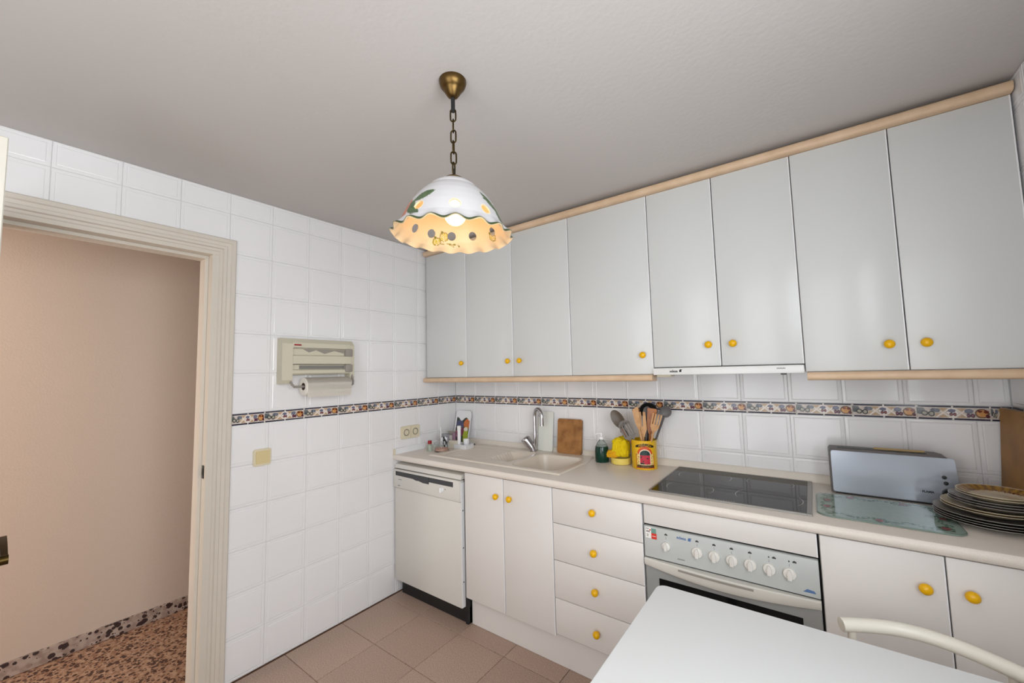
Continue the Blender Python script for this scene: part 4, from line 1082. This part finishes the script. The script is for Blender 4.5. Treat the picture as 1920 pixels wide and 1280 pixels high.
bm = B(); tube(bm, [(LX, LY, 2.085), (LX, LY, 2.060)], .0035, 10); obj('hook', bm, M_blk, t)
tiltm = Matrix.Translation((LX, LY, 2.055)) @ Matrix.Rotation(radians(2.6), 4, 'Y') @ Matrix.Translation((-LX, -LY, -2.055))
bm = B(); lathe(bm, [(0, .006), (.022, .005), (.030, 0), (.030, -.003), (0, -.003)], (LX, LY, 2.052), 32); bmesh.ops.transform(bm, matrix=tiltm, verts=bm.verts); obj('top_cap', bm, M_brass, t, 40)

NS = 17   # scallops
PR = [(.024, 2.0480), (.040, 2.0440), (.056, 2.0360), (.070, 2.0260), (.0750, 2.0200), (.0760, 2.0165), (.0830, 2.0130), (.099, 1.999), (.115, 1.981), (.130, 1.960), (.1435, 1.937), (.154, 1.915), (.162, 1.897), (.173, 1.881), (.1875, 1.868)]
cum = [0]
for a, b in zip(PR, PR[1:]): cum.append(cum[-1]+hypot(b[0]-a[0], b[1]-a[1]))
ST = cum[-1]
def prof_at(s):
    for i in range(len(PR)-1):
        if s <= cum[i+1]+1e-9:
            q = (s-cum[i])/(cum[i+1]-cum[i]); return PR[i][0]+(PR[i+1][0]-PR[i][0])*q, PR[i][1]+(PR[i+1][1]-PR[i][1])*q
    return PR[-1]
va0 = atan2(CAM.y-LY, CAM.x-LX)      # azimuth facing the camera
# holes: ring of round cut-outs
sh = ST*.765
rh = prof_at(sh)[0]
hole_az = [va0+.045, va0-.665, va0+.66, va0+1.35, va0-1.35, va0+pi-.46, va0+pi+.04, va0+pi+.52, va0+pi+.98, va0+pi-1.05]
HR = .0150
NA, NP = 360, 84
bm = B(); g = []
def shade_pt(az, s):
    r_, z_ = prof_at(s); k = max(0, (s-ST*.80)/(ST*.20)); k = k*k
    w = cos(NS*az)
    return Vector((LX+(r_+.0040*k*w)*cos(az), LY+(r_+.0040*k*w)*sin(az), z_+.0050*k*w))
info = {}
for j in range(NP+1):
    row = []
    for i in range(NA):
        az = 2*pi*i/NA; s = ST*j/NP; r_ = prof_at(s)[0]
        for h in hole_az:
            du = ((az-h+pi) % (2*pi)-pi)*rh; dv = s-sh; d = hypot(du, dv)
            if abs(d-HR) < .0019 and d > 1e-6:
                az = h+du/d*HR/rh; s = sh+dv/d*HR
        row.append((az, s))
    g.append(row)
V = [[bm.verts.new(shade_pt(*q)) for q in row] for row in g]
for j in range(NP+1):
    for i in range(NA): info[V[j][i]] = g[j][i]
def in_hole(az, s):
    for h in hole_az:
        du = ((az-h+pi) % (2*pi)-pi)*rh
        if hypot(du, s-sh) < HR*.995: return True
    return False
for j in range(NP):
    for i in range(NA):
        q = [V[j][i], V[j][(i+1) % NA], V[j+1][(i+1) % NA], V[j+1][i]]
        az = math.atan2(sum(sin(info[v][0]) for v in q), sum(cos(info[v][0]) for v in q)); s = sum(info[v][1] for v in q)/4
        if in_hole(az, s): continue
        bm.faces.new(q)
bmesh.ops.delete(bm, geom=[v for v in bm.verts if not v.link_faces], context='VERTS')
cols = {}
def shade_col(az, s):
    """painted decoration: green rim line, leaf sprays, red apple"""
    a = (az-va0+pi) % (2*pi)-pi; q = s/ST
    if q > .965: return (52, 70, 34)
    n = noise.noise(Vector((az*9, s*60, 0)))*.5+.5
    G1 = mixc((52, 78, 44), (92, 112, 78), n)
    x_ = a*rh; y_ = s-sh
    def leaf(cx, cy, L_, w_, ang):
        u_ = (x_-cx)*cos(ang)+(y_-cy)*sin(ang); v_ = -(x_-cx)*sin(ang)+(y_-cy)*cos(ang)
        return abs(u_) < L_ and abs(v_) < w_*(1-(u_/L_)**2)
    for sx, cx in ((-1, -.118), (1, .128)):
        if sx < 0:
            if leaf(cx+.016, -.040, .044, .017, -.35) or leaf(cx-.020, -.004, .028, .018, 1.3) or leaf(cx+.004, .020, .027, .013, .5): return G1
            if ((x_-(cx-.055))/.028)**2+((y_+.004)/.040)**2 < 1: return mixc((178, 92, 72), (214, 150, 120), n)
        else:
            if leaf(cx+.012, -.040, .046, .016, .85) or leaf(cx+.042, .0, .042, .016, 1.35) or leaf(cx-.006, -.046, .014, .006, 0): return G1
    for k_ in (2.2, -2.2, pi):
        cx = ((k_+pi) % (2*pi)-pi)*rh
        if leaf(cx, -.02, .03, .012, .5): return G1
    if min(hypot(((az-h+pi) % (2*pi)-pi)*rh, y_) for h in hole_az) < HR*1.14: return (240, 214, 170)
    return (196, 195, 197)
VC = [shade_col(*info[v]) for v in bm.verts]
bmesh.ops.recalc_face_normals(bm, faces=bm.faces)
bmesh.ops.transform(bm, matrix=tiltm, verts=bm.verts); bmesh.ops.translate(bm, vec=-wloc(t), verts=bm.verts)
bm.verts.index_update()
# inner glaze with apple outlines
cen = Vector((0, 0, 1.90-H))
me = bpy.data.meshes.new('shade'); bm.normal_update()
if sum(f_.normal.dot(f_.calc_center_median()-cen) for f_ in bm.faces) < 0: bmesh.ops.reverse_faces(bm, faces=bm.faces)
VI = []
def apple_col(az, s):
    a = (az-(va0+pi)+pi) % (2*pi)-pi; x_ = -a*rh; y_ = (s-sh)    # seen from inside: x to the right, y downward
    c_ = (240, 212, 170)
    for cx, cy, r_ in ((-.0330, .004, .0150), (-.0560, .0235, .0130), (.155, .016, .014)):
        d = hypot(x_-cx, y_-cy)
        if abs(d-r_) < .0013: return (130, 116, 20)
        if d < r_ and noise.noise(Vector((x_*260, y_*260, 1))) > -.05: return (196, 178, 40)
        if abs(x_-(cx-.008)) < .004 and -r_-.004 < y_-cy < -r_+.006: return (110, 116, 30)
    if -.044 < x_ < .012 and abs(y_-(.029+.002*sin(x_*90))) < .0010: return (140, 128, 40)
    if abs(hypot((x_-.004)/.016, (y_-.031-.2*(x_-.004))/.005)-1) < .14: return (130, 122, 30)
    return c_
AI = [apple_col(*q) for q in (info[v] for v in [])]
infos = []
me.clear_geometry() if len(me.vertices) else None
keyed = list(bm.verts)
infos = [info[v] for v in keyed]
bm.to_mesh(me); bm.free()
nv = len(me.vertices)
# build the second (inner) skin explicitly
vn = [v.normal.copy() for v in me.vertices]; co = [v.co.copy() for v in me.vertices]; polys = [list(p.vertices) for p in me.polygons]
TK = .0042
verts = [tuple(c_) for c_ in co]+[tuple(c_-n_*TK) for c_, n_ in zip(co, vn)]
faces = [tuple(p) for p in polys]+[tuple(i_+nv for i_ in p[::-1]) for p in polys]
ec = {}
for p in polys:
    for a, b in zip(p, p[1:]+p[:1]): ec[(a, b)] = 1
for a, b in list(ec):
    if (b, a) not in ec: faces.append((b, a, a+nv, b+nv))
me2 = bpy.data.meshes.new('shade'); me2.from_pydata(verts, [], faces); me2.update()
me2.polygons.foreach_set('use_smooth', [True]*len(me2.polygons)); me2.set_sharp_from_angle(angle=radians(50))
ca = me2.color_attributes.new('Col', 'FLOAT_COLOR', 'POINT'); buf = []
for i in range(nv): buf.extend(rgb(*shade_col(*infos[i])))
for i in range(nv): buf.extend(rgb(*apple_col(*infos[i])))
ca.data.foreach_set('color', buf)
me2.materials.append(mat('glazed_ceramic_shade', (255, 255, 255), .25, attr='Col'))
so = link(bpy.data.objects.new('shade', me2), t); so['label'] = 'white scalloped ceramic shade with green leaves and round holes'
# socket and globe bulb
bm = B(); lathe(bm, [(0, 0), (.018, 0), (.018, -.055), (.014, -.058), (0, -.058)], (LX+.003, LY, 2.045), 24); obj('lamp_socket', bm, M_brass, t)
bm = B(); c = (LX+.004, LY, 1.934)
lathe(bm, [(0, -.034)]+[(.034*sin(a*pi/14), -.034*cos(a*pi/14)) for a in range(1, 11)]+[(.016, .040), (.014, .052), (0, .052)], c, 32); k = obj('bulb', bm, M_bulb, t, 60); k['label'] = 'lit warm globe bulb'

for o in bpy.data.objects:
    if o.name.split('.')[0] in ('lettering', 'knob_symbols', 'model_lettering', 'touch_marks', 'sticker_lettering', 'grease_filter', 'brand_lettering'): o['kind'] = 'stuff'
